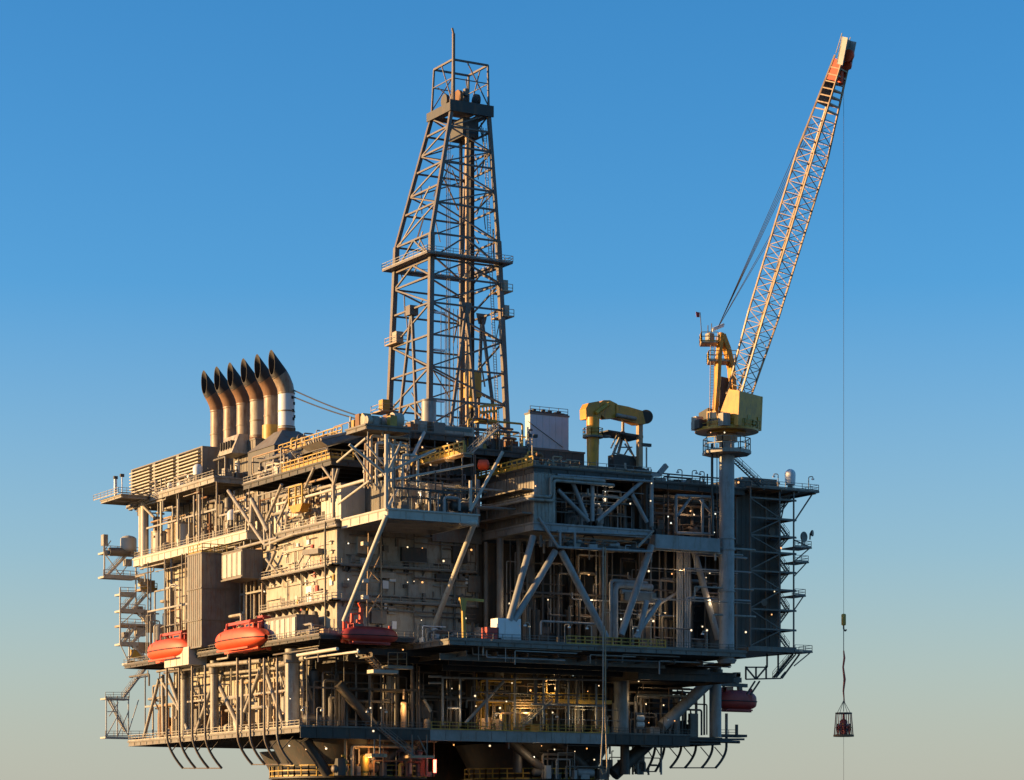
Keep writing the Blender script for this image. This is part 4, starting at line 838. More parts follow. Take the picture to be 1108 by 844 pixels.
a_, b_ = AY(658, 465, -11), AY(696, 470, -11); mb = MB(); mb.prism([a_, b_ - UP * .2, b_ - UP * .7, a_ - UP * .25], (0, 5, 0)); mb.build('roof', 'dgrey', bs)
for p1, p2, y in (((673, 467), (661, 498), -3), ((675, 467), (667, 498), -1), ((674, 470), (688, 498), -3), ((674, 455), (674, 470), -3), ((668, 470), (661, 485), -4), ((676, 480), (690, 500), -4), ((669, 484), (684, 484), -3), ((680, 485), (672, 498), -2), ((664, 490), (690, 496), -3)):
    mb = MB(); mb.bar(AY(*p1, y - 6), AY(*p2, y - 6), .4 if p1[1] < 469 else .22); mb.build('leg', 'lgrey', bs)
mb = MB(); mb.box(AY(664, 506, -10), AY(689, 496, -8)); mb.build('cabinet', 'dgrey', bs)

# ------------------------------------------------------------------ lifeboats, davits, launch rails
def boat(name, label, L, B, loc, rz, hull='orange', canopy='orange', group='lifeboats on the platform', cat='lifeboat'):
    t = thing(name, label, cat, loc, group); WLOC[t.name] = V3((0, 0, 0)); NS, NA = 22, 14
    def sec(u):                               # half breadth, keel depth, canopy height along the boat
        k = max(0.0, 1 - abs(u) ** 2.6); return B/2 * k ** .55, -1.75 * k ** .35, 2.2 * k ** .42
    for nm, lo, m_ in (('hull', True, hull), ('canopy', False, canopy)):
        vs_, fs_ = [], []
        for i in range(NS + 1):
            u = -0.995 + 1.99 * i / NS; b_, kd, ch = sec(u)
            for j in range(NA + 1):
                a_ = math.pi * j / NA; c_, s_ = math.cos(a_), math.sin(a_)
                if lo: z = kd * abs(s_) ** .8; y = b_ * (abs(c_) ** .7) * (1 if c_ > 0 else -1)
                else: z = .05 + ch * abs(s_) ** .75; y = b_ * .96 * (abs(c_) ** .6) * (1 if c_ > 0 else -1)
                vs_.append((u * L/2, y, z))
        for i in range(NS):
            for j in range(NA): a0 = i * (NA+1) + j; fs_.append((a0, a0 + 1, a0 + NA + 2, a0 + NA + 1))
        mb = MB(); mb.add(vs_, fs_); mb.smooth = True; mb.build(nm, m_, t)
    mb = MB(); pts = []
    for i in range(NS + 1): u = -.995 + 1.99 * i / NS; pts.append((u * L/2, sec(u)[0] + .05, .02))
    mb.tube(pts, .11, 6); mb.tube([(p[0], -p[1], p[2]) for p in pts], .11, 6); mb.build('rub_rail', 'black', t)
    mb = MB(); mb.box((-L*.36, -.25, -2.1), (L*.36, .25, -1.5)); mb.prism([(-L*.36, -B*.42, -1.9), (L*.30, -B*.42, -1.9), (L*.30, -B*.42, -1.6), (-L*.36, -B*.42, -1.6)], (0, .3, 0)); mb.prism([(-L*.36, B*.42, -1.9), (L*.30, B*.42, -1.9), (L*.30, B*.42, -1.6), (-L*.36, B*.42, -1.6)], (0, -.3, 0)); mb.build('skate', hull, t)
    mb = MB(); mb.box((-L*.32, -.8, 1.7), (-L*.14, .8, 2.8)); mb.build('cockpit', canopy, t)
    mb = MB(); mb.box((-L*.325, -.6, 2.2), (-L*.319, .6, 2.65)); mb.box((-L*.3, -.83, 2.2), (-L*.16, -.79, 2.65)); mb.box((-L*.3, .79, 2.2), (-L*.16, .83, 2.65)); mb.build('window', 'glass', t)
    for k in range(5):
        for sg in (-1, 1): u = -.2 + .14 * k; b_, kd, ch = sec(u); mb = MB(); mb.box((u*L/2 - .22, sg * b_ * .86 - .1, .75), (u*L/2 + .22, sg * b_ * .86 + .1, 1.05)); mb.build('porthole', 'glass', t)
    mb = MB(); u = .45; b_, kd, ch = sec(u); mb.box((u*L/2 - .5, -b_ * .97, .15), (u*L/2 + .5, b_ * .97, 1.3)); mb.build('hatch', canopy, t)
    for s in (-.36, .36): mb = MB(); mb.box((L*s - .25, -.2, 1.2), (L*s + .25, .2, 2.6)); mb.build('lifting_post', 'red', t)
    t.rotation_euler = (0, 0, rz); return t
p = AX(262, 693, -7.2); boat('lifeboat', 'bright orange enclosed lifeboat to the right of the corrugated tower', 21, 5.6, tuple(p), math.radians(90)); yb2 = p.y
p = AX(185, 704, -7.2); boat('lifeboat', 'orange enclosed lifeboat half hidden behind the plain pale box', 20, 5.4, tuple(p), math.radians(90)); yb1 = p.y
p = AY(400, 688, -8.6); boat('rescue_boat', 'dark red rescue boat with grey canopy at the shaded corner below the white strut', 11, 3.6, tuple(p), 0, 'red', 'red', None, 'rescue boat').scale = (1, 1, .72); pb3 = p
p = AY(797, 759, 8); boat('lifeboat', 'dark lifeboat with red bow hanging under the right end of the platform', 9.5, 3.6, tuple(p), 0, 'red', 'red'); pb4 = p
def davit(label, y, x0, x1, z):
    t = thing('davit', label, 'davit', (x0, y, z)); m = 'red'
    for s in (-5.2, 5.2):
        mb = MB(); mb.bar((x1, y + s, z - 2), (x1, y + s, z + 4.2), .7); mb.bar((x1, y + s, z + 4), (x0, y + s, z + 3.1), .55); mb.bar((x0, y + s, z + 3.1), (x0, y + s, z + 1.8), .3); mb.bar((x1, y + s, z + .5), (x0 + 1.2, y + s, z + 3.1), .3); mb.build('arm', m, t)
    mb = MB(); mb.box((x1 - 1.4, y - 6, z + 2.2), (x1 + .5, y + 6, z + 2.6)); mb.build('platform', m, t)
    mb = MB(); mb.bar((x0 + .4, y - 5.2, z + 3.2), (x0 + .4, y + 5.2, z + 3.2), .5); mb.build('spreader', m, t)
    for k in (.6, 1.2): mb = MB(); mb.bar((x1 - 1.4, y - 6, z + 2.6 + k), (x1 - 1.4, y + 6, z + 2.6 + k), .12); mb.build('rail', m, t)
    for i in range(9): mb = MB(); mb.bar((x1 - 1.4, y - 6 + 1.5 * i, z + 2.6), (x1 - 1.4, y - 6 + 1.5 * i, z + 3.8), .12); mb.build('post', m, t)
    mb = MB(); mb.box((x1 - 1, y - 4.6, z + 2.61), (x1 + .4, y - 2.4, z + 4.4)); mb.build('winch', m, t)
davit('red davit frame above the orange lifeboat right of the corrugated tower', yb2, -8, -4.2, AX(262, 693, -7.2).z)
davit('red davit frame above the half hidden orange lifeboat', yb1 - 2, -8, -4.2, AX(185, 704, -7.2).z)
t = thing('davit', 'bright red davit and posts over the sunlit stern of the rescue boat', 'davit', tuple(pb3))
for a_, b_, w_ in (((372, 695), (372, 668), .35), ((380, 690), (381, 664), .5), ((390, 690), (391, 658), .6), ((381, 665), (391, 663), .4), ((386, 672), (392, 672), .5), ((370, 692), (384, 692), 1.0), ((373, 672), (381, 676), .3), ((391, 659), (388, 652), .35)):
    mb = MB(); mb.bar(AY(*a_, -7.2), AY(*b_, -7.2), w_); mb.build('arm', 'orange', t)
t = thing('davit', 'dark davit arm over the red-bowed lifeboat at the right end', 'davit', tuple(pb4))
for a_, b_, w_ in (((776, 740), (808, 742), .7), ((796, 740), (798, 729), .9), ((800, 742), (801, 752), .8), ((792, 736), (801, 736), 1.0), ((794, 730), (800, 730), .9), ((783, 740), (783, 750), .4)):
    mb = MB(); mb.bar(AY(*a_, 8), AY(*b_, 8), w_); mb.build('arm', 'derrick', t)
def launch(label, pxs, dx, ytop, ybend, yend, x=None, y=None, m='derrick'):
    f = (lambda a, b: AX(a, b, x)) if x is not None else (lambda a, b: AY(a, b, y))
    t = thing('launch_rails', label, 'boat rails', tuple(f(pxs[0], ybend))); ends = []
    for px in pxs:
        p0, p1 = f(px, ytop), f(px, ybend); p1.x, p1.y = p0.x, p0.y; h_ = p1.z - f(px, yend).z; pts = [p0, p1]
        for k in range(1, 7):
            e = k / 6; pts.append(p1 - UP * (h_ * e) + V3((dx * e ** 1.8, 0, 0)))
        mb = MB(); mb.tube(pts, .26, 8); mb.build('rail', m, t); ends.append(pts[-1])
        mb = MB(); mb.bar(pts[4], p1 + V3((dx * 1.1, 0, -.1)), .16); mb.build('stay', m, t)
    mb = MB(); mb.tube([ends[0], ends[-1]], .13, 6); mb.build('crossbar', m, t)
launch('curved launch rails hanging under the half hidden lifeboat', (180.5, 194, 208, 222), 3.4, 720, 795, 831, x=-7.0)
launch('curved launch rails hanging under the orange lifeboat right of the tower', (257, 270.5, 286, 300), 3.0, 712, 795, 827, x=-7.0)
launch('dark curved launch rails hanging below the right end of the lower deck', (786, 771, 753, 737), -2.6, 800, 808, 831, y=12, m='dgrey')
launch('dark curved launch rails seen against the sky beside the right hull brace', (697, 709, 719), -2.2, 796, 806, 835, y=20, m='dgrey')
p0 = AY(786, 772, 12); p1 = AY(786, 803, 12); mb = MB(); mb.tube([p0, p1], .3, 8); mb.build('rail_post', 'lgrey', plat)
# ------------------------------------------------------------------ stair tower at the far left
st = thing('stair_tower', 'open zigzag steel stair tower on the far left side', 'stairs', tuple(AY(150, 715, 97)))
SY = 97.0
def S(px, py): return AY(px, py, SY)
lv = [(112, 150, 597), (112, 148, 623), (152, 170, 637), (130, 147, 642), (130, 157, 660), (130, 170, 676), (130, 150, 696), (138, 166, 717)]
for n_l, (a_, b_, py) in enumerate(lv):
    p, q_ = S(a_, py), S(b_, py); q_.z = p.z; mb = MB(); mb.box(p - UP * .4, q_ + V3((0, 3.2, 0))); mb.build('landing', 'boom' if n_l % 3 == 2 else 'pale', st)
    mb = MB()
    for k in (.65, 1.3): mb.bar(p + UP * k, q_ + UP * k, .12)
    mb.bar(p + UP * .2, q_ + UP * .2, .04, .4)
    n_ = max(2, int((q_ - p).length / 1.4))
    for i in range(n_ + 1): r_ = p.lerp(q_, i / n_); mb.bar(r_, r_ + UP * 1.3, .12)
    mb.build('railing', 'ochre' if n_l in (2, 7) else 'pale', st)
for (a_, b_) in (((117, 622), (140, 598)), ((149, 624), (162, 637)), ((162, 640), (145, 659)), ((133, 660), (147, 643)), ((148, 661), (162, 675)), ((162, 678), (144, 695)), ((134, 696), (147, 678)), ((144, 698), (160, 716)), ((134, 755), (162, 718))):
    mb = MB(); stairs(mb, S(*a_), S(*b_), (0, 1.3, 0)); mb.bar(S(*a_), S(*b_), .16, .4); mb.build('stair_flight', 'pale', st)
for px, y0_, y1_ in ((113, 590, 624), (130, 636, 698), (147, 592, 662), (163, 600, 717), (140, 676, 718)):
    mb = MB(); mb.bar(S(px, y0_), S(px, y1_), .26); mb.build('post', 'pale', st)
for a_, b_ in (((114, 600), (130, 622)), ((130, 622), (147, 600)), ((130, 660), (147, 643)), ((130, 676), (147, 661)), ((131, 694), (140, 678)), ((130, 697), (139, 716)), ((147, 697), (139, 716)), ((112, 597), (120, 585)), ((160, 700), (150, 716)), ((152, 637), (163, 650))):
    mb = MB(); mb.bar(S(*a_), S(*b_), .17); mb.build('brace', 'pale', st)
for px, py, w_, h_, m_ in ((150, 706, 2.6, 2.2, 'boom'), (148, 688, 2, 2, 'cream'), (112, 590, 1, 2.3, 'lgrey'), (147, 664, 1.6, 1.6, 'rusty'), (152, 634, 2, 1.6, 'cream'), (160, 684, 1.8, 2.2, 'boom'), (142, 712, 2.4, 1.8, 'ochre'), (156, 672, 2.2, 2.4, 'cream'), (160, 640, 1.6, 2.4, 'boom'), (136, 612, 1.4, 1.4, 'lgrey'), (134, 690, 1.4, 1.2, 'grey')):
    p = S(px, py); mb = MB(); mb.box(p, p + V3((w_, 1.5, h_))); mb.build('box', m_, st)
# lower left embarkation platform
lp = thing('landing_platform', 'small lower platform with braced legs at the bottom of the left stairs', 'platform', tuple(S(128, 797)))
for a_, b_, py in ((114, 140, 755), (114, 180, 797)):
    p, q_ = S(a_, py), S(b_, py); q_.z = p.z; mb = MB(); mb.box(p - UP * .35, q_ + V3((0, 3, 0))); mb.build('deck', 'pale', lp)
for px in (115, 127, 139): mb = MB(); mb.bar(S(px, 753), S(px, 797), .2); mb.build('post', 'pale', lp)
for a_, b_ in (((116, 757), (138, 795)), ((118, 775), (128, 760)), ((115, 797), (127, 775)), ((139, 770), (127, 797)), ((116, 770), (126, 770)), ((150, 757), (138, 795))): mb = MB(); mb.bar(S(*a_), S(*b_), .16); mb.build('brace', 'pale', lp)
mb = MB(); stairs(mb, S(137, 792), S(119, 757), (0, 1.2, 0)); mb.build('stair_flight', 'pale', lp)
rail('pale railing on the small upper landing at the far lower left', [S(114, 755), S(140, 755)], 'lgrey')
rail('pale railing along the low walkway at the far lower left', [S(114, 797), S(178, 797)], 'lgrey')
mb = MB(); p = S(118, 597); mb.tube([p, S(140, 597)], .9, 12); mb.build('beam_tube', 'grey', st)

# ------------------------------------------------------------------ guardrails along deck edges
rail('pale railing along the sunlit edge of the upper deck over the boats', [(-1.4, 93, Z2), (-1.4, 36.3, Z2)], 'lgrey')
rail('pale railing along the left edge of the top deck below the intake louvres', [(-8.3, 98.5, Z3), (-8.3, 84.3, Z3), (-1.1, 84.3, Z3), (-1.1, 52.2, Z3), (3, 52.2, Z3)], 'lgrey')
rail('orange-lit railing on the mezzanine deck left of the drill floor', [(-.5, 22, ZR), (-.5, 1.6, ZR), (4, 1.6, ZR)], 'ochre', h=1.6, w=.2, kick=.5)
rail('pale railing along the mezzanine deck beside the exhaust hood', [(-.5, 39.5, ZR), (-.5, 24, ZR)], 'lgrey')
rail('yellow railing along the main deck right of the white container', [(36, -18.8, Z1F), (57, -18.8, Z1F)], 'ochre', h=1.4, w=.16)
rail('grey railing along the main deck left of the yellow jib post', [(12.2, -18.8, Z1F), (21, -18.8, Z1F)], 'grey')
rail('grey railing along the main deck by the white and red boxes', [(21.1, -18.8, Z1F), (35.9, -18.8, Z1F)], 'grey')
rail('grey railing along the main deck below the crane pedestal', [(57.1, -18.8, Z1F), (74.8, -18.8, Z1F)], 'grey')
rail('pale railing along the main deck edge behind the lifeboats', [(-6.9, 84.8, Z1), (-6.9, -7, Z1), (11.6, -7, Z1)], 'grey')
rail('yellow railing along the front edge of the lower deck', [(20, 2.2, Z0), (58, 2.2, Z0)], 'ochre', h=1.4, w=.13)
rail('grey railing along the lower deck at the right end', [(58.2, 2.2, Z0), (78, 2.2, Z0)], 'grey')
rail('grey railing along the lower deck in the dark left part of the front', [(-6.3, 2.2, Z0), (19.8, 2.2, Z0)], 'grey')
rail('sunlit railing along the left edge of the lower deck behind the launch rails', [(-6.3, 83.8, Z0), (-6.3, 2.4, Z0)], 'cream')
def hullrail(cx, cy, r, lab, a0, a1):
    rail(lab, [(cx + r * math.cos(a0 + (a1 - a0) * k / 14), cy + r * math.sin(a0 + (a1 - a0) * k / 14), 20.9) for k in range(15)], 'ochre', h=2.0, w=.2, step=1.5)
hullrail(12, 20, 14.5, 'orange-lit railing round the top of the front left hull column', math.radians(150), math.radians(330))
hullrail(54, 24, 15, 'yellow railing round the top of the front right hull column', math.radians(180), math.radians(345))
rail('grey railing on the roof of the right-hand module near the knuckle crane', [(29.2, -18.8, ZRM), (53.8, -18.8, ZRM)], 'grey', h=1.4)
rail('grey railing on the module roof between the knuckle crane and the crane pedestal', [(54.4, -12.8, ZRM), (78.8, -12.8, ZRM)], 'grey')
rail('orange-lit railing on the roof edge below the white container', [(29.2, 3.8, ZRM), (29.2, -18.6, ZRM)], 'ochre', h=1.7, w=.24, kick=.6)
rail('yellow railing at the right edge of the drill floor', [(10.1, -2.9, ZG), (23.9, -2.9, ZG)], 'grey', h=1.3)
rail('grey railing on the roof edge of the white container', [(39, -.9, 88.13), (47.1, -.9, 88.13)], 'dgrey')
rail('yellow railing on the process walkway in the lower deck', [AY(575, 758, 4), AY(655, 760, 4)], 'ochre', h=1.5, w=.14)

# ------------------------------------------------------------------ process machinery in the bays
rng = random.Random(11)
def skid(label, x0, x1, y0, y1, z0, z1, nt, nb, npz, nph, pal, cat='machinery', name='process_skid', frame=True, rmax=1.6, seed=None):
    g = random.Random(seed if seed is not None else rng.random()); t = thing(name, label, cat, ((x0+x1)/2, (y0+y1)/2, z0)); H = z1 - z0
    for i in range(nt):
        x, y = g.uniform(x0 + 1, x1 - 1), g.uniform(y0 + 1, y1 - 1); r = g.uniform(.6, rmax)
        mb = MB()
        if g.random() < .6:
            h = g.uniform(.3, .75) * H; mb.vessel((x, y, z0 + .5), (x, y, z0 + .5 + h), r); mb.tube([(x, y, z0), (x, y, z0 + .9)], r * .8, 12)
            if g.random() < .6: mb.pipe([(x, y, z0 + h), (x, y, z0 + h + 1.1), (x + g.choice((-2, 2)), y, z0 + h + 1.1), (x + g.choice((-2, 2)), y, z0)], .14)
        else:
            l = g.uniform(2, 4.5); z = z0 + r + .5; ax = (l, 0, 0) if (x1 - x0) > (y1 - y0) else (0, l, 0); a = V3((x, y, z)) - V3(ax) / 2
            mb.vessel(a, a + V3(ax), r); mb.box((x - .3, y - .3, z0), (x + .3, y + .3, z))
        mb.build('tank', g.choice(pal), t)
    for i in range(nb):
        x, y = g.uniform(x0, x1 - 1), g.uniform(y0, y1 - 1); a, b, h = g.uniform(.7, 2.4), g.uniform(.7, 2), g.uniform(.8, .45 * H)
        mb = MB(); mb.box((x, y, z0 + .02), (x + a, y + b, z0 + h))
        mb.box((x + .1, y - .06, z0 + h * .3), (x + a - .1, y + .01, z0 + h * .8)); mb.build('cabinet', g.choice(pal), t)
    for i in range(npz):
        x, y = g.uniform(x0, x1), g.uniform(y0, y1); r = g.choice((.1, .14, .2, .3)); mb = MB()
        zt = z0 + H * g.choice((1, .7, .5, .4, .3)); mb.pipe([(x, y, z0), (x, y, zt), (x + g.uniform(-2, 2), y, zt)] if zt < z1 - .1 else [(x, y, z0), (x, y, zt)], r)
        for k in range(g.randint(0, 2)): z = z0 + H * g.uniform(.15, .45); mb.tube([(x, y, z - .22), (x, y, z + .22)], r * 1.9, 10)
        mb.build('pipe', g.choice(pal), t)
    for i in range(nph):
        z = z0 + H * g.choice((.35, .5, .62, .72, .82, .9)) + g.uniform(-.3, .3); r = g.choice((.1, .14, .2, .28)); mb = MB()
        if (x1 - x0) > (y1 - y0):
            y = g.uniform(y0, y0 + .5 * (y1 - y0)); a, b = sorted((g.uniform(x0, x1), g.uniform(x0, x1))); b = max(b, a + 3)
            pts = [(a, y, z0), (a, y, z), (b, y, z)] + ([(b, y, z0 + .5)] if g.random() < .5 else [(b, y + 2, z)])
        else:
            x = g.uniform(x0, x0 + .5 * (x1 - x0)); a, b = sorted((g.uniform(y0, y1), g.uniform(y0, y1))); b = max(b, a + 3)
            pts = [(x, a, z0), (x, a, z), (x, b, z)] + ([(x, b, z0 + .5)] if g.random() < .5 else [(x + 2, b, z)])
        mb.pipe(pts, r); mb.build('pipe', g.choice(pal), t)
    if frame:
        L = (x1 - x0) if (x1 - x0) > (y1 - y0) else (y1 - y0); n = max(2, int(L / 7))
        for i in range(n + 1):
            u = i / n; p = V3((x0 + (x1 - x0) * u, y0, z0)) if (x1 - x0) > (y1 - y0) else V3((x0, y0 + (y1 - y0) * u, z0))
            mb = MB(); mb.bar(p, p + UP * H, .2); mb.build('post', g.choice(pal[:3]), t)
        zm = z0 + H * .52; mb = MB()
        if (x1 - x0) > (y1 - y0): mb.bar((x0, y0, zm), (x1, y0, zm), .22, .35)
        else: mb.bar((x0, y0, zm), (x0, y1, zm), .22, .35)
        mb.build('beam', pal[0], t)
    return t
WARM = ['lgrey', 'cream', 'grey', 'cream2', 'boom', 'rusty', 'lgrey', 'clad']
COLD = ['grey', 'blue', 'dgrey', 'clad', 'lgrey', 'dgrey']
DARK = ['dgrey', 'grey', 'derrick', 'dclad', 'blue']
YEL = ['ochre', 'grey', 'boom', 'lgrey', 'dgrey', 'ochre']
# sunlit left side
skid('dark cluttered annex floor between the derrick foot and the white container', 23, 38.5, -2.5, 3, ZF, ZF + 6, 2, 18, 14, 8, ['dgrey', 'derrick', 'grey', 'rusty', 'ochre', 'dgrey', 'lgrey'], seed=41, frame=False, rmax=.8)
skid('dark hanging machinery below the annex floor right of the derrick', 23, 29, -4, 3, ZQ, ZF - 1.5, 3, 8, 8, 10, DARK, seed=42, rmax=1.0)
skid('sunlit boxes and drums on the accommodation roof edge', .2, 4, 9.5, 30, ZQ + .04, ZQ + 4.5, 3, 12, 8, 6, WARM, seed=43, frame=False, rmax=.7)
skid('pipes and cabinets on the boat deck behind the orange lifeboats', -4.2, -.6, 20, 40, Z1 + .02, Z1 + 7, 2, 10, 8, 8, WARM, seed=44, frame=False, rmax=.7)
skid('pipes hanging in the shade under the mezzanine deck above the accommodation roof', .2, 5, 3, 38, 70.2, ZRM - 1.5, 1, 6, 10, 16, WARM, seed=47, frame=False, rmax=.6)
skid('small gear on the boat deck under the cream wall', -6.5, -2, -5, 4.5, Z1 + .02, Z1 + 3, 1, 8, 5, 3, WARM, seed=45, frame=False, rmax=.5)
skid('lockers and pipes at the foot of the shaded accommodation wall', 12.5, 28, -8, -1.4, Z1F + .02, Z1F + 4, 3, 14, 8, 5, ['grey', 'lgrey', 'clad', 'white', 'dgrey'], seed=46, frame=False, rmax=.7)
skid('sunlit tanks and pipes below the rear intake louvre bay', -.6, 5, 72, 92, Z2, Z3 - 1, 5, 5, 9, 6, WARM, seed=3)
skid('sunlit tanks and pipes below the front intake louvre bay', -.6, 5, 52, 71, Z2, Z3 - 1, 4, 6, 9, 6, WARM, seed=5)
skid('pipes and cabinets in the shaded notch left of the accommodation block', -.4, 5, 37, 51, Z2, ZR - .8, 2, 6, 9, 7, WARM, seed=8)
skid('sunlit pump skid in the opening left of the corrugated tower', -2, 4.5, 66, 84, Z1, Z2 - 1.6, 6, 8, 14, 12, WARM, seed=9, rmax=1.3)
skid('pipes and valves right behind the corrugated tower', -2, 4.5, 50, 64, Z1, Z2 - 1.6, 3, 5, 12, 10, WARM, seed=10)
skid('pipes in the shaded recess right of the corrugated tower', -.5, 4.5, 31, 41, Z1, Z2 - 1.6, 1, 6, 8, 8, WARM, seed=12)
skid('sunlit machinery row on the lower deck under the far lifeboat', -3, 1.6, 52, 83, Z0, Z1 - 2, 6, 12, 12, 9, WARM, seed=13, rmax=1.2)
skid('sunlit machinery row on the lower deck under the near lifeboat', -3, 1.6, 14, 48, Z0, Z1 - 2, 6, 12, 12, 9, WARM, seed=14, rmax=1.2)
skid('pipework and boxes on the mezzanine deck beside the rusty hood', .2, 5, 22, 36, ZR, ZR + 4, 2, 9, 10, 5, WARM, seed=15, frame=False, rmax=.8)
skid('fittings on the mezzanine deck left of the drill floor', .2, 4, 3, 21, ZR, ZF - 1.5, 2, 9, 9, 8, WARM, seed=16, rmax=.8)
skid('tangle of supports and pipes under the left half of the drill floor', -2, 6, -16, -9.5, 70, ZF - 1.2, 0, 0, 8, 10, WARM, seed=17)
skid('tangle of supports and pipes under the right half of the drill floor', 10, 26, -2.8, 3.6, 67, ZG - 1.4, 2, 6, 10, 16, DARK, seed=18)
skid('shaded equipment along the accommodation roof behind the white strut', 2, 18, -18, -10, ZQ + .02, 73, 3, 12, 8, 10, DARK, seed=19, rmax=1.1)
skid('small fittings along the intake housing front edge', 1, 8, 53, 61, Z3, Z3 + 5, 2, 7, 9, 3, ['grey', 'lgrey', 'clad', 'white'], seed=20, frame=False, rmax=.8)
skid('pipes on the narrow outrigger deck below the intake louvres', -1, .6, 62, 84, Z3, Z3 + 3.2, 1, 5, 8, 2, ['lgrey', 'cream', 'white'], seed=21, frame=False, rmax=.6)
# shaded front
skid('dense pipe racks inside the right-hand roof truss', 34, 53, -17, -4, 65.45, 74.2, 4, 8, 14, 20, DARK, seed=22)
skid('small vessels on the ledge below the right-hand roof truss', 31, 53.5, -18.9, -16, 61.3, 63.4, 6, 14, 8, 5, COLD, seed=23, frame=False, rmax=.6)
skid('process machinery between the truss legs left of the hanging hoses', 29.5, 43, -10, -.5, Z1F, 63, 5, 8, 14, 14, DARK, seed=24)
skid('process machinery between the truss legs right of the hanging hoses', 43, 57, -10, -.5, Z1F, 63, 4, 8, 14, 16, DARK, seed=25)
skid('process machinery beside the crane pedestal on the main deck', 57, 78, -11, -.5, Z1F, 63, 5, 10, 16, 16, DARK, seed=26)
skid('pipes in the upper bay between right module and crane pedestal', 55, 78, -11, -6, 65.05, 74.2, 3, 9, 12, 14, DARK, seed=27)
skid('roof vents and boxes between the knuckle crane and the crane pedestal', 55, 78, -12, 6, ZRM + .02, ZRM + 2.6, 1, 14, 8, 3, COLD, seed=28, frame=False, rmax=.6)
skid('sunlit clutter on the module roof below the white container', 29.6, 42, -18, -6, ZRM + .02, ZRM + 3.2, 2, 12, 8, 4, ['boom', 'cream2', 'rusty', 'ochre', 'lgrey', 'cream'], seed=29, frame=False, rmax=.7)
skid('dark boxes on the module roof around the knuckle crane', 42, 53, -16, 2, ZRM + .02, ZRM + 2.4, 1, 12, 8, 3, COLD, seed=30, frame=False, rmax=.6)
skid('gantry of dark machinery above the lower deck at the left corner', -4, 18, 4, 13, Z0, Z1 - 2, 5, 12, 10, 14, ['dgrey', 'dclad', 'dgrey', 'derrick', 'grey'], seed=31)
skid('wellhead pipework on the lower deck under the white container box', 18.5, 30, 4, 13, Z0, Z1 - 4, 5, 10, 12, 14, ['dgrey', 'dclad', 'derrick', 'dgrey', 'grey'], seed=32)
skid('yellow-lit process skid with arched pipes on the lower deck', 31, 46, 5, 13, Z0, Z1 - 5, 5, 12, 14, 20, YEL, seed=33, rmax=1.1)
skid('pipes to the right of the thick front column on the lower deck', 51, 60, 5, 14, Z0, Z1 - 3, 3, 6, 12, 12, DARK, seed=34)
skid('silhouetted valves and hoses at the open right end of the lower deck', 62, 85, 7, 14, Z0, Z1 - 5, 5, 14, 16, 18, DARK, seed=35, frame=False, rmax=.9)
skid('rusty pipework on the shoulder of the front left hull column', 2, 22, 3.8, 6.6, 20.9, 28, 4, 9, 12, 8, ['rusty', 'boom', 'dgrey', 'ochre', 'derrick'], seed=36, frame=False, rmax=1.0)
skid('dark pumps on the shoulder of the front right hull column', 46, 62, 7.4, 10.0, 20.9, 28, 3, 7, 10, 6, DARK, seed=37, frame=False, rmax=.9)
skid('silhouetted hose reels hanging beneath the right end of the lower deck', 62, 76, 8, 14, 22, 28.4, 1, 5, 8, 5, DARK, seed=38, frame=False, rmax=.9)
# pipe racks and I-beams slung beneath the main deck front
for i, (x0, x1, y, z, m_) in enumerate(((2, 30, -4, 42.6, 'dgrey'), (2, 30, 0, 41.6, 'dgrey'), (13, 60, -14, 41.4, 'grey'), (18, 74, -8, 41.0, 'dgrey'), (20, 74, -2, 40.4, 'dgrey'), (-3, 60, 4, 43.0, 'dgrey'), (30, 60, 3, 42, 'grey'))):
    mb = MB(); mb.ibeam((x0, y, z), (x1, y, z), .5, 1.1, .14); mb.build('under_girder', m_, plat)
for i in range(12):
    x = 4 + i * 6.2; mb = MB(); mb.ibeam((x, -17.6 if x > 12 else -6, 41.9), (x, 14, 41.9), .45, .9, .12); mb.build('under_girder', 'dgrey', plat)
# frame on the lower deck front with posts
for p1, p2 in (((478, 733), (558, 735)), ((479, 733), (479, 785)), ((498, 733), (498, 786)), ((527, 735), (527, 787)), ((557, 735), (557, 786)), ((464, 732), (478, 732)), ((464, 739), (478, 739)), ((484, 766), (498, 766)), ((557, 734), (655, 736)), ((588, 736), (588, 785)), ((615, 738), (615, 786)), ((645, 740), (645, 788)), ((575, 762), (655, 764))):
    by(p1, p2, 2.8, .22, 'blue', 'portal_frame')
mb = MB()
for k in range(3):
    x0_ = AY(557, 730, 3).x + k * 4.6; z_ = AY(557, 726, 3).z; mb = MB(); mb.pipe([(x0_, 3, z_ - 6), (x0_, 3, z_), (x0_ + 4.3, 3, z_), (x0_ + 4.3, 3, z_ - 6)], .22, 8, bend=1.6); mb.build('arched_pipe', 'grey', plat)
mb = MB(); stairs(mb, AY(566, 786, 2.6), AY(598, 758, 2.6), (0, 1.2, 0)); tag(mb.build('stair_flight', 'lgrey'), 'pale diagonal stair up to the yellow process walkway on the lower deck', 'stairs')
mb = MB(); mb.box(AY(598, 760, 4), AY(656, 758.5, 6)); tag(mb.build('walkway', 'ochre'), 'yellowish raised walkway across the lower deck process skid', 'walkway')
for k in range(4): mb = MB(); mb.tube([AY(554, 757 + 3 * k, 4.5), AY(612, 757.5 + 3 * k, 4.5)], .16, 8); mb.build('pipe_run', 'boom', plat)
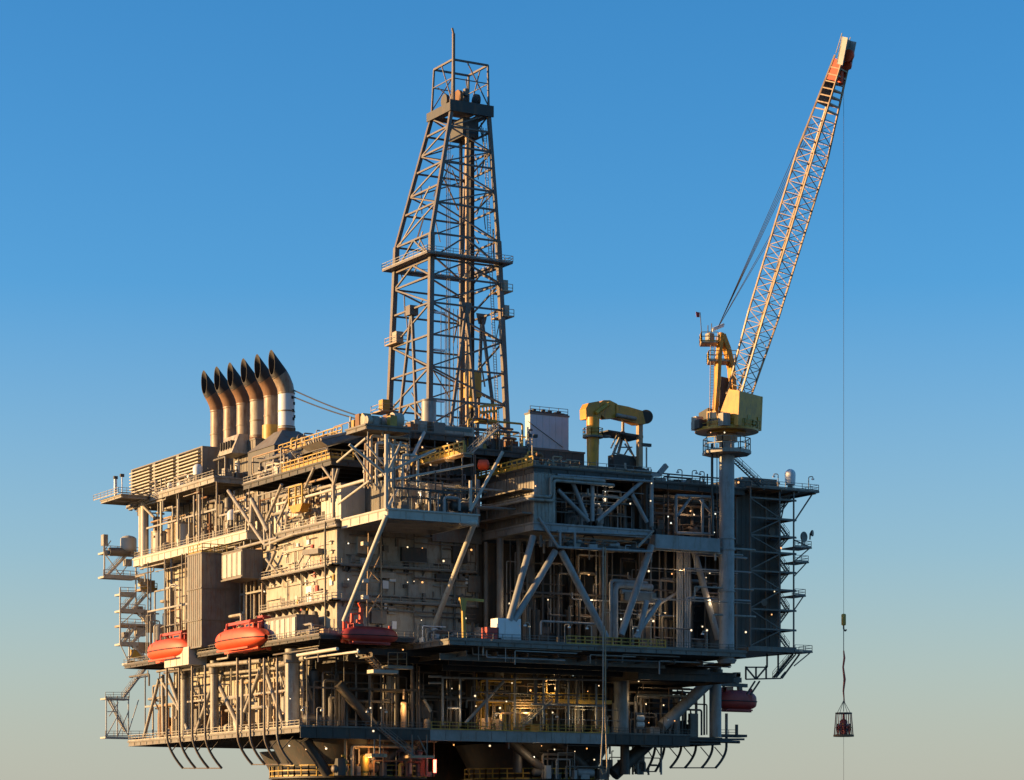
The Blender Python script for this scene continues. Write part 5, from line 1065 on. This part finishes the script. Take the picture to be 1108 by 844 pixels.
# hoses, big pipe elbows
hz_ = thing('hose_bundle', 'pair of long pale hoses hanging from the right module to the waterline', 'hose', tuple(AY(653, 830, -19.5)))
for k, (px, pe) in enumerate(((652.5, 650), (655, 657))):
    mb = MB(); pts = [AY(px, 592, -19.6), AY(px, 700, -19.6), AY(px, 780, -19.6), AY(pe, 828, -19.6)]
    if k: pts += [AY(pe - 1, 836, -19.6), AY(pe - 5, 837.5, -19.6), AY(pe - 7, 832, -19.6)]
    mb.tube(pts, .13, 7); mb.build('hose', 'boom' if k else 'lgrey', hz_)
bp = thing('pipe_manifold', 'thick grey pipe bending down behind the hoses on the main deck', 'pipe', tuple(AY(665, 690, -14)))
for (pts, r) in (([(665, 690), (665, 632), (705, 636)], .65), ([(672, 640), (705, 643)], .45), ([(661, 690), (661, 628), (700, 631)], .35)):
    mb = MB(); mb.pipe([AY(*p_, -14) for p_ in pts], r, 14); mb.build('pipe', 'blue', bp)
mb = MB(); mb.box(AY(676, 640, -14.5), AY(706, 652, -13.2)); mb.build('cabinet', 'grey', bp)
for px, n_, y_ in ((733, 3, -12), (741, 3, -11.8)):
    for k in range(n_): p = AY(px + 2.4 * k, 650, y_); mb = MB(); mb.tube([(p.x, p.y, Z1F), (p.x, p.y, 63.6)], .22, 8); mb.build('riser_pipe', 'blue', plat)

# ------------------------------------------------------------------ singular things on deck
t = thing('deck_container', 'small white container standing on the main deck edge', 'container', tuple(AY(546, 691, -18))); a_, b_ = AY(538.5, 692, -18), AY(556, 671, -15.5)
mb = MB(); mb.box(a_, b_); mb.build('body', 'white', t); mb = MB(); mb.box((a_.x + .2, a_.y - .08, a_.z + .3), (a_.x + 1.3, a_.y - .004, b_.z - .3)); mb.box((a_.x + 1.5, a_.y - .08, a_.z + .3), (b_.x - .2, a_.y - .004, b_.z - .3)); mb.build('door', 'white', t)
t = thing('stacked_crates', 'red crates stacked left of the small white container', 'crate', tuple(AY(532, 691, -18)))
for k in range(2): a_, b_ = AY(527, 691 - 6 * k, -18), AY(536.5, 686 - 6 * k, -16); mb = MB(); mb.box(a_, b_); mb.build('crate', 'red', t)
t = thing('jib_post', 'pale yellow jib crane post with a short arm on the main deck', 'jib crane', tuple(AY(502, 690, -17)))
mb = MB(); mb.bar(AY(502, 690, -17), AY(501, 648, -17), .55); mb.build('post', 'ochre', t); mb = MB(); mb.bar(AY(497, 648, -17), AY(523, 650, -17), .4, .5); mb.prism([AY(498, 648, -19.6), AY(505, 649, -19.6), AY(504, 661, -19.6), AY(500, 661, -19.6)], (0, .25, 0)); mb.build('arm', 'ochre', t)
t = thing('lattice_mast', 'light tubular lattice mast above the rescue boat on the shaded wall', 'lattice mast', tuple(AY(402, 668, -6)))
for p1, p2 in (((399, 575), (397, 668)), ((412, 575), (413, 668)), ((398, 600), (412, 585)), ((398, 615), (412, 630)), ((412, 600), (398, 630)), ((398, 645), (413, 660)), ((413, 640), (398, 665)), ((396, 590), (414, 590)), ((395, 630), (414, 630)), ((396, 648), (414, 648)), ((397, 575), (412, 575))):
    mb = MB(); mb.bar(AY(*p1, -3.4), AY(*p2, -3.4), .2); mb.build('tube', 'boom', t)
for py in (590, 630, 648): a_ = AY(393, py, -3.6); mb = MB(); mb.box(a_, a_ + V3((1.1, 1, .7))); mb.build('box', 'cream2', t)
t = thing('hanging_stair', 'bright-edged gangway hanging below the rescue boat', 'gangway', tuple(AY(400, 725, -4)))
mb = MB(); stairs(mb, AY(396, 708, -4), AY(414, 727, -4), (0, 1.4, 0)); mb.build('stair_flight', 'boom', t); mb = MB(); mb.box(AY(404, 728, -5), AY(424, 726, -2.5)); mb.build('landing', 'pale', t); mb = MB(); mb.box(AY(420, 723, -5), AY(440, 721.5, -2.5)); mb.build('landing', 'lgrey', t)
rail('pale railing of the gangway landing beneath the main deck corner', [AY(420, 722, -5), AY(440, 722, -5)], 'boom', h=2.6, w=.14)
t = thing('hanging_stair', 'dim stair truss slung beneath the lower deck at mid left', 'stairs', tuple(AY(430, 810, 0)))
mb = MB(); stairs(mb, AY(412, 788, 0), AY(448, 818, 0), (0, 1.4, 0)); mb.build('stair_flight', 'grey', t); mb = MB(); mb.box(AY(402, 819, 0), AY(412, 816, 2.5)); mb.build('landing', 'boom', t); mb = MB(); mb.box(AY(444, 820, 0), AY(463, 818, 2.5)); mb.build('landing', 'boom', t)
for p1, p2 in (((405, 800), (405, 818)), ((411, 795), (411, 818)), ((446, 795), (446, 818)), ((462, 795), (462, 818)), ((452, 796), (462, 816))): mb = MB(); mb.bar(AY(*p1, 0), AY(*p2, 0), .2); mb.build('hanger', 'grey', t)
t = thing('light_tube', 'glowing red navigation light post at the foot of the hull', 'light', tuple(AY(470.5, 836, 1))); mb = MB(); mb.tube([AY(470.5, 836, 1), AY(470.5, 822, 1)], .28, 10); mb.build('lens', 'lampr', t); mb = MB(); mb.tube([AY(470.5, 838, 1), AY(470.5, 836.2, 1)], .36, 10); mb.build('base', 'dgrey', t)
t = thing('storage_tank', 'yellow upright vessel catching light deep on the left lower deck', 'tank', tuple(AY(437, 786, 3.2))); p = AY(437, 788, 3.4); p.z = Z0; mb = MB(); mb.vessel(p, p + UP * 5.0, .6); mb.build('shell', 'boom', t); mb = MB(); mb.tube([p + UP * 5.4, p + UP * 7.2], .2, 8); mb.build('pipe', 'boom', t)
t = thing('storage_tank', 'small orange-lit vessel at the lower deck edge left of the frames', 'tank', tuple(AY(462, 786, 2.6))); p = AY(462, 788, 3); p.z = Z0; mb = MB(); mb.vessel(p, p + UP * 2.0, .6); mb.build('shell', 'boom', t); mb = MB(); mb.tube([AY(459, 757, 3), AY(466, 770, 3)], .28, 8); mb.build('pipe', 'cream', t)
t = thing('life_raft_rack', 'two pale life raft canisters on the lower deck right of the thick column', 'life rafts', tuple(AY(693, 788, 2.5)))
for k in range(2): c_ = AY(693, 784 - 7 * k, 3); mb = MB(); mb.vessel(c_ - R * .8, c_ + R * .8, .55); mb.build('canister', 'white', t)
mb = MB(); a_ = AY(688, 789, 3.4); mb.box(a_, a_ + V3((1.8, .3, 3.2))); mb.build('rack', 'grey', t)
def dome(name, label, cat, c, r, h):
    t = thing(name, label, cat, tuple(c)); mb = MB(); pts = [c, c + UP * (h - r)]; rs = [r * .92, r]
    for k in range(1, 7): a_ = math.pi / 2 * k / 6; pts.append(c + UP * (h - r + r * math.sin(a_))); rs.append(max(.02, r * math.cos(a_)))
    mb.tube(pts, rs, 24); mb.build('dome', 'white', t); mb = MB(); mb.tube([c - UP * 1.0, c - UP * .004], r * .5, 12); mb.build('pedestal', 'grey', t)
dome('radome', 'white bullet-shaped radome on the top right platform', 'radome', AY(855, 524.5, -11), 1.05, 3.0)
dome('radome', 'round white dome on the sunlit upper deck left of the vent box', 'radome', AX(251, 563, -.4), .95, 2.1)
dome('radome', 'white dome low on the top deck in front of the grey intake wall', 'radome', AX(214, 514, -.6), 1.0, 2.2)
def dish(label, c, r, face, cat='antenna dish'):
    t = thing('satellite_dish', label, cat, tuple(c)); c = V3(c); f = V3(face).normalized(); mb = MB(); mb.tube([c + f * .3, c + f * .18, c, c - f * .25], [r, r * 1.02, r * .9, r * .3], 20); mb.build('reflector', 'grey', t)
    mb = MB(); mb.bar(c - f * .25, c - f * .3 - UP * (r + .6), .2); mb.build('mount', 'dgrey', t)
dish('larger grey dish on the right-hand dish platform', AY(869, 581, -13), 1.0, (.3, -1, 0)); dish('small grey dish standing at the tip of the right-hand dish platform', AY(878, 577, -13), .6, (.6, -.8, 0))
dish('grey round dish on the dark tower behind the truss', AY(834.5, 575, -10.2), .75, (0, -1, 0)); dish('white round dish low on the dark tower behind the truss', AY(826, 652, -10.2), .7, (0, -1, 0))
for lab, px, y0_, y1_, x_ in (('thin antenna post on the far left outrigger deck', 132, 526, 546, -6), ('camera post beside the antenna on the far left outrigger deck', 125, 529, 546, -6)):
    a_ = AX(px, y1_, x_); a_.z = Z3; t = thing('antenna_post', lab, 'antenna', tuple(a_)); mb = MB(); mb.bar(a_, a_ + UP * 4, .16 if px > 130 else .5); mb.build('post', 'white', t); mb = MB(); mb.box(a_ + V3((-.4, -.3, 3.9)), a_ + V3((.4, .3, 4.5))); mb.build('head', 'wire', t)
t = thing('storage_tank', 'short cream tank on the top landing of the left stair tower', 'tank', tuple(AX(140, 598, -1))); p = S(139, 598); mb = MB(); mb.vessel(p, p + UP * 3.6, 1.7); mb.build('shell', 'cream2', t)
for lab, px, py, h_, r_ in (('cream upright tank with ladder below the rear louvres', 173, 583, 4.6, 1.7), ('pale yellow upright tank below the middle louvres', 199, 577, 5.0, 1.8)):
    p = AX(px, py, 1); p.z = Z2 + .02; t = thing('storage_tank', lab, 'tank', tuple(p)); mb = MB(); mb.tube([p, p + UP * h_], r_, 20); mb.build('shell', 'cream2', t)
    mb = MB(); mb.bar(p + V3((-r_ - .1, -.3, 0)), p + V3((-r_ - .1, -.3, h_)), .08); mb.bar(p + V3((-r_ - .1, .3, 0)), p + V3((-r_ - .1, .3, h_)), .08); mb.build('ladder', 'ochre', t); mb = MB(); mb.tube([p + UP * (h_ + .003), p + UP * (h_ + .3)], r_ + .1, 20); mb.build('lid', 'boom', t)
t = thing('crane_cab', 'yellow work basket and frame hung on the corner by the accommodation roof', 'work basket', tuple(AX(318, 545, -1))); p = AX(320, 546, -1.6)
mb = MB(); mb.prism([p + V3((0, -2.8, 0)), p + V3((0, 2.8, 0)), p + V3((0, 1.6, -1.4)), p + V3((0, -1.6, -1.4))], (1.6, 0, 0)); mb.build('bucket', 'yellow', t)
for y in (-2.8, 0, 2.8): mb = MB(); mb.bar(p + V3((0, y, 0)), p + V3((0, y, 3.4)), .3); mb.build('post', 'ochre', t)
mb = MB(); mb.bar(p + V3((0, -2.8, 3.4)), p + V3((0, 2.8, 3.4)), .3); mb.bar(p + V3((0, -2.8, 1.4)), p + V3((0, 2.8, 1.4)), .2); mb.build('rail', 'ochre', t)
t = thing('work_boat_cradle', 'grey canted tray on struts on the upper walkway of the cream wall', 'cradle', tuple(AX(334, 596, -1))); mb = MB(); a_, b_ = AX(327, 597, -1.4), AX(344, 595, -1.4); mb.prism([a_ - UP*.6, b_ - UP*.6, b_ + UP * .3, a_ + UP * .3], (1.2, 0, 0)); mb.build('tray', 'clad', t); mb = MB(); mb.bar(AX(322, 612, -1.2), AX(330, 597, -1.2), .25); mb.build('strut', 'lgrey', t)
t = thing('floodlight_mast', 'tall floodlight post at the right edge of the module roof', 'light mast', tuple(AY(699, 505, -18))); mb = MB(); mb.bar(AY(699.5, 506, -18), AY(699.5, 484, -18), .22); mb.build('post', 'lgrey', t); mb = MB(); a_ = AY(699.5, 482, -18); mb.box(a_ + V3((-.9, -.3, -.2)), a_ + V3((.9, .3, .35))); mb.build('head', 'dgrey', t)
t = thing('floodlight_mast', 'twin-headed floodlight post in front of the white container', 'light mast', tuple(AY(576, 500, -17))); mb = MB(); mb.bar(AY(576, 503, -17), AY(576, 474, -17), .2); mb.build('post', 'cream', t)
for s in (-.6, .6): mb = MB(); a_ = AY(576, 472, -17) + V3((s, 0, 0)); mb.box(a_ + V3((-.35, -.3, -.2)), a_ + V3((.35, .3, .35))); mb.build('head', 'dgrey', t)
t = thing('hose_ramp', 'dark tilted ramp arm on the module roof edge', 'ramp', tuple(AY(716, 512, -14))); mb = MB(); mb.bar(AY(713, 513, -14), AY(721, 503.5, -14), .7, .9); mb.bar(AY(703, 514, -14), AY(714, 514, -14), .6); mb.build('arm', 'blue', t)
t = thing('drum', 'orange drum on the shaded module roof near the yellow catwalk', 'drum', tuple(AY(523, 505, -8))); mb = MB(); c_ = AY(523, 503, -8); mb.vessel(c_ - R * 1.1, c_ + R * 1.1, .95); mb.build('shell', 'orange', t)
# gantry of stair and ring at the crane pedestal
mb = MB(); stairs(mb, AY(795, 497, -16), AY(826, 526, -16), (0, 1.1, 0)); tag(mb.build('stair_flight', 'dgrey'), 'dark diagonal stair from the crane pedestal ring to the right tower roof', 'stairs')
mb = MB(); p = AY(770.5, 480, -17); mb.bar(p, AY(770.5, 578, -17), .35); mb.bar(p + R*.9, AY(770.5, 578, -17) + R*.9, .12); tag(mb.build('ladder', 'dgrey'), 'dark vertical ladder rail left of the crane pedestal', 'ladder')
for a_, b_ in (((788, 498), (779, 505)), ((793, 498), (804, 512))): pass
# hanging stair truss at the right end
t = thing('hanging_stair', 'dark stair truss stepping down under the right end against the sky', 'stairs', tuple(AY(840, 720, -4)))
for p1, p2 in (((807, 721), (807, 735)), ((807, 735), (845, 734)), ((807, 722), (830, 722)), ((818, 722), (818, 735)), ((829, 720), (829, 735)), ((807, 722), (818, 735)), ((818, 735), (829, 722)), ((865, 708), (846, 734)), ((858, 708), (838, 733)), ((845, 733), (850, 727)), ((817, 737), (808, 751)), ((822, 737), (812, 752)), ((830, 707), (830, 722)), ((842, 708), (842, 730)), ((800, 712), (870, 706))):
    mb = MB(); mb.bar(AY(*p1, -12), AY(*p2, -12), .26); mb.build('strut', 'dgrey', t)
mb = MB(); stairs(mb, AY(840, 733, -12), AY(861, 708, -12), (0, 1.2, 0)); mb.build('stair_flight', 'dgrey', t)
t = thing('side_landing', 'small dark railed landing below the right lifeboat', 'landing', tuple(AY(792, 796, 8))); mb = MB(); mb.box(AY(779, 797, 8), AY(799, 795.5, 11)); mb.bar(AY(778, 800, 8), AY(805, 800, 8), .4); mb.build('deck', 'dgrey', t); mb = MB(); mb.bar(AY(797, 784, 8), AY(797, 796, 8), .45); mb.build('post', 'dgrey', t)
rail('dark railing of the small landing below the right lifeboat', [AY(779, 796, 8), AY(798, 796, 8)], 'dgrey')

# ------------------------------------------------------------------ lamps
base = MB(); base.ball((0, 0, 0), .30, 8)
def lamp_proto(m_):
    t = thing('deck_lamp', 'lamp', 'lamp', (0, 0, 0)); mb = MB(); mb.ball((0, 0, 0), .22, 8); mb.build('bulb', m_, t)
    mb = MB(); mb.tube([(0, 0, .2), (0, 0, .42)], [.3, .12], 8); mb.bar((0, 0, .4), (0, .9, .5), .1); mb.build('bracket', 'grey', t); return t
protos = {k: lamp_proto(k) for k in ('lampw', 'lampo', 'lampc')}
used = set(); rng2 = random.Random(4)
def lamps(where, pts, y=None, x=None, grp='lit deck lamps'):
    pts = [q_ for k, q_ in enumerate(sorted(pts)) if len(pts) < 5 or k % 4 != 2]; n = len(pts)
    for i, (px, py, k) in enumerate(pts):
        p = AY(px, py, y) if y is not None else AX(px, py, x)
        col_ = {'lampw': 'white', 'lampo': 'amber', 'lampc': 'cool white'}[k]
        lab = f'{col_} lamp {where}' + (f', {ORD[i]} from left' if n > 1 else '')
        if k not in used: used.add(k); o = protos[k]; o.location = p; o['label'] = lab
        else: o = dup(protos[k], p, 0, lab)
        o.scale = (rng2.choice((.42, .55, .65, .85)),) * 3
        o['group'] = grp
w_, o_, c_ = 'lampw', 'lampo', 'lampc'
lamps('on the shaded accommodation wall, upper row', [(377, 588, c_), (441, 592, w_), (448, 592, w_), (457, 593, o_), (510, 595, o_), (480, 607, w_)], y=-1.3)
lamps('on the shaded accommodation wall, lower row', [(377, 627, c_), (441, 630, w_), (448, 629, w_), (457, 630, o_), (503, 633, w_), (442, 670, w_), (456, 671, w_), (504, 669, w_)], y=-1.3)
lamps('under the drill floor', [(453, 533, w_), (450, 545, w_), (454, 546, o_), (457, 484, o_), (477, 479, w_), (484, 480, w_), (495, 478, o_), (466, 503, o_), (458, 494, o_)], y=-15.5)
lamps('at the right edge of the roof truss', [(704, 542, w_), (705, 523, w_), (717, 525, w_), (682, 545, w_), (723, 559, c_), (726, 566, c_), (655, 532, c_), (655, 543, w_), (579.5, 526, o_)], y=-19.4)
lamps('inside the bay beside the crane pedestal', [(747, 553, o_), (751, 557, w_), (769, 575, w_), (773, 576, c_), (774, 556, c_), (799, 522, o_)], y=-13.5)
lamps('in the dark recess behind the truss legs', [(637, 622, o_), (702, 618, w_), (727, 621, o_), (747, 621, o_), (768, 620, w_), (764, 625, w_), (593, 649, w_), (611, 650, w_), (551, 653, w_)], y=-12)
lamps('along the main deck railing', [(562, 677, o_), (573, 678, w_), (619, 680, w_), (672, 670, c_), (685, 680, w_), (707, 672, w_), (748, 682, w_), (760, 678, w_), (765, 682, w_), (797, 688, w_), (807, 684, w_), (728, 685, o_)], y=-18)
lamps('under the main deck at the corner', [(386, 710, w_), (436, 703, o_), (387, 703, w_)], y=-5)
lamps('above the lower deck, left front', [(341, 702, w_), (326, 774, w_), (361, 764, o_), (401, 766, w_), (412, 766, w_), (404, 791, w_), (314, 756, w_), (313, 807, c_), (331, 811, o_), (353, 810, w_), (440, 700, o_)], y=1.5)
lamps('among the front frames of the lower deck', [(489, 745, w_), (467, 754, w_), (514, 753, w_), (517, 753, w_), (515, 764, w_), (541, 766, w_), (554, 739, w_), (548, 759, w_), (442, 794, w_), (448, 793, w_)], y=2.3)
lamps('over the yellow process skid', [(567, 726, o_), (591, 728, o_), (591, 737, o_), (608, 739, w_), (585, 776, c_), (616, 778, c_), (598, 771, w_), (648, 742, w_), (657, 773, w_), (636, 748, o_), (574, 747, o_)], y=3.5)
lamps('at the right of the thick front column', [(700, 742, w_), (699, 762, w_), (718, 763, w_), (756, 759, w_), (730, 780, o_), (702, 782, o_), (691, 737, w_)], y=4.5)
lamps('underneath the lower deck', [(491, 806, o_), (530, 807, w_), (540, 808, o_), (578, 819, c_), (586, 807, o_), (643, 822, w_), (635, 810, o_), (600, 811, w_), (614, 813, w_), (622, 813, w_)], y=7)
lamps('in the shade behind the boats', [(286, 640, w_), (306, 772, o_), (232, 734, w_)], x=-4)
lamps('on the right tower truss', [(845, 593, o_), (835, 665, o_), (838, 640, w_)], y=-13.9)
lamps('beneath the crane house', [(784, 468, w_), (769, 468, o_)], y=-21)
# pools of light from the strongest lamps
for i, (px, py, y, e, cl) in enumerate(((600, 745, 3.2, 220, (1, .66, .28)), (630, 775, 3.0, 220, (1, .72, .35)), (570, 770, 3.2, 200, (1, .7, .3)), (737, 616, -15.5, 130, (1, .6, .25)), (637, 622, -11.5, 140, (1, .6, .25)), (435, 765, 2.0, 260, (1, .6, .25)), (362, 764, 2.5, 200, (1, .6, .25)), (495, 770, 2.0, 50, (1, .7, .4)), (748, 555, -12.5, 160, (1, .6, .3)), (455, 535, -15, 220, (1, .8, .55)), (480, 500, -13, 200, (1, .6, .25)), (702, 672, -17, 120, (1, .85, .6)), (400, 820, 3, 250, (1, .55, .2)), (580, 820, 6, 160, (1, .7, .4)), (640, 650, -12, 200, (1, .7, .4)), (560, 655, -12, 180, (1, .7, .4)), (720, 665, -13, 200, (1, .65, .3)), (770, 650, -13, 160, (1, .7, .4)), (655, 540, -17, 120, (1, .8, .55)), (700, 755, 3.5, 220, (1, .65, .3)), (540, 775, 2.6, 200, (1, .6, .25)), (330, 765, 3.0, 160, (1, .6, .25)), (480, 820, 4, 160, (1, .6, .3)), (440, 680, -6, 120, (1, .75, .45)), (500, 535, -16, 150, (1, .65, .3)))):
    l = bpy.data.lights.new('lamp_light', 'POINT'); l.energy = e * .85; l.color = cl; l.shadow_soft_size = .3; o = bpy.data.objects.new('lamp_light', l); COL.objects.link(o); o.location = AY(px, py, y)

# hooked lamp posts standing on deck edges
def lamp_post(label, p, h, d):
    t = thing('lamp_post', label, 'lamp post', tuple(p), 'hooked lamp posts on the decks'); mb = MB(); p = V3(p); d = V3(d)
    mb.pipe([p, p + UP * h, p + UP * h + d * .8, p + UP * (h - .35) + d * .8], .09, 6, bend=.4); mb.build('post', 'lgrey', t); mb = MB(); c = p + UP * (h - .5) + d * .8; mb.box(c - V3((.2, .2, .12)), c + V3((.2, .2, .15))); mb.build('head', 'white', t)
for where, y, ps in (('on the main deck front edge', -18.7, (573, 611, 640, 685, 765)), ('on the lower deck front edge', 2.3, (332, 343, 402, 413, 541, 598, 657, 718)), ('on the roof between the two cranes', -12.6, (738, 749, 762)), ('on the top right platform edge', -14.4, (842, 875))):
    for i, px in enumerate(ps):
        p = AY(px, 600, y); p.z = {-18.7: Z1F, 2.3: Z0, -12.6: ZRM, -14.4: 75.75}[y]; lamp_post(f'hooked lamp post {where}, {ORD[i]} of {len(ps)} from the left', p, 3.4 if abs(y) < 5 or y < -16 else 2.6, R * (1 if i % 2 else -1))

# ------------------------------------------------------------------ people
def body_mesh(arm):
    me = bpy.data.meshes.new('person_body'); vs_ = [(0,0,.95), (0,0,1.2), (0,0,1.42), (0,0,1.52), (0,.01,1.66), (0,.01,1.74),
        (.1,0,.9), (.11,0,.5), (.11,.02,.08), (.11,-.12,.04), (-.1,0,.9), (-.11,0,.5), (-.11,.02,.08), (-.11,-.12,.04),
        (.2,0,1.4), (.26,.02,1.12), (.24,-.1 - arm * .2,.88 + arm * .3), (-.2,0,1.4), (-.26,.02,1.12), (-.24,-.1 - arm * .2,.88 + arm * .3)]
    es = [(0,1),(1,2),(2,3),(3,4),(4,5),(0,6),(6,7),(7,8),(8,9),(0,10),(10,11),(11,12),(12,13),(2,14),(14,15),(15,16),(2,17),(17,18),(18,19)]
    rs = [.16,.15,.17,.065,.105,.08,.1,.075,.05,.045,.1,.075,.05,.045,.075,.055,.045,.075,.055,.045]
    me.from_pydata(vs_, es, []); o = bpy.data.objects.new('person_body', me); COL.objects.link(o); md = o.modifiers.new('skin', 'SKIN'); o.modifiers.new('sub', 'SUBSURF').levels = 1
    for i, r in enumerate(rs): me.skin_vertices[0].data[i].radius = (r, r * .8); 
    me.skin_vertices[0].data[0].use_root = True
    dg = bpy.context.evaluated_depsgraph_get(); out = bpy.data.meshes.new_from_object(o.evaluated_get(dg)); bpy.data.objects.remove(o); return out
BODY = [body_mesh(0), body_mesh(1)]
def person(label, p, rz, suit, hat, arm=0, group=None):
    t = thing('person', label, 'person', tuple(p), group); WLOC[t.name] = V3((0, 0, 0)); me = BODY[arm].copy(); me.materials.clear(); me.materials.append(M[suit]); me.materials.append(M['skin']); 
    for f in me.polygons: f.material_index = 1 if f.center.z > 1.52 else 0; f.use_smooth = True
    b = bpy.data.objects.new('body', me); COL.objects.link(b); b.parent = t
    mb = MB(); mb.tube([(0, .01, 1.69), (0, .01, 1.78), (0, .01, 1.84)], [.15, .13, .05], 12); mb.tube([(0, -.02, 1.685), (0, -.02, 1.70)], .18, 12); mb.build('hard_hat', hat, t)
    mb = MB(); mb.tube([(0, 0, 1.02), (0, 0, 1.38)], [.185, .2], 12); mb.build('life_vest', 'orange' if suit != 'orange' else 'yellow', t)
    t.rotation_euler = (0, 0, rz); t.scale = (1.08 if group else 1.0,) * 3; return t
person('person in orange coveralls on the upper walkway of the sunlit cream wall', (-1.2, AX(347, 605, -1.2).y, ZL[1]), 1.2, 'orange', 'white')
person('person in dark clothing beside the orange worker on the upper walkway', (-1.2, AX(355, 605, -1.2).y, ZL[1]), .4, 'navy', 'white')
person('person in red coveralls at the drill floor edge left of the white container', (22.8, -2.2, ZG), 0, 'red', 'white')
person('person in dark clothing at the rail of the hull walkway', tuple(AY(376, 838, 6.6)[:2]) + (20.86,), .3, 'navy', 'yellow')
suits = ['red', 'orange', 'navy', 'red', 'red', 'navy', 'red', 'navy', 'orange', 'red']; 
for k in range(10):
    a_ = 2 * math.pi * k / 10 + .2; p = HXY + V3((math.cos(a_) * 1.15, math.sin(a_) * 1.15, zb0))
    person(f'rider in {dict(red="red", orange="orange", navy="dark blue", black="black")[suits[k]]} clothing standing inside the hanging basket, {ORD[k]} going round', p, a_ + math.pi / 2, suits[k], random.choice(['white', 'yellow', 'red']), 1, 'riders in the basket')
rail('sunlit railing along the left edge of the rear drill floor by the derrick', [(4.1, 33.5, ZG + .02), (4.1, 6.5, ZG + .02)], 'ochre', h=1.5, w=.16, kick=.4)
skid('sunlit winches and lockers along the left edge of the rear drill floor', 4.6, 11, 7, 32, ZG + .04, ZG + 3.6, 3, 14, 8, 5, ['cream', 'boom', 'rusty', 'lgrey', 'ochre', 'grey'], seed=51, frame=False, rmax=.8)
skid('sunlit stores and pipes on the mezzanine roof between hood and derrick', .4, 4, 24, 40, ZR + .02, ZR + 5.5, 2, 12, 10, 6, WARM, seed=52, frame=False, rmax=.8)
skid('cabinets and fans crowded on the module roof behind the yellow knuckle crane', 45, 78, -10, 2, ZRM + .02, ZRM + 3.6, 3, 18, 12, 4, ['grey', 'lgrey', 'clad', 'blue'], seed=53, frame=False, rmax=.8)
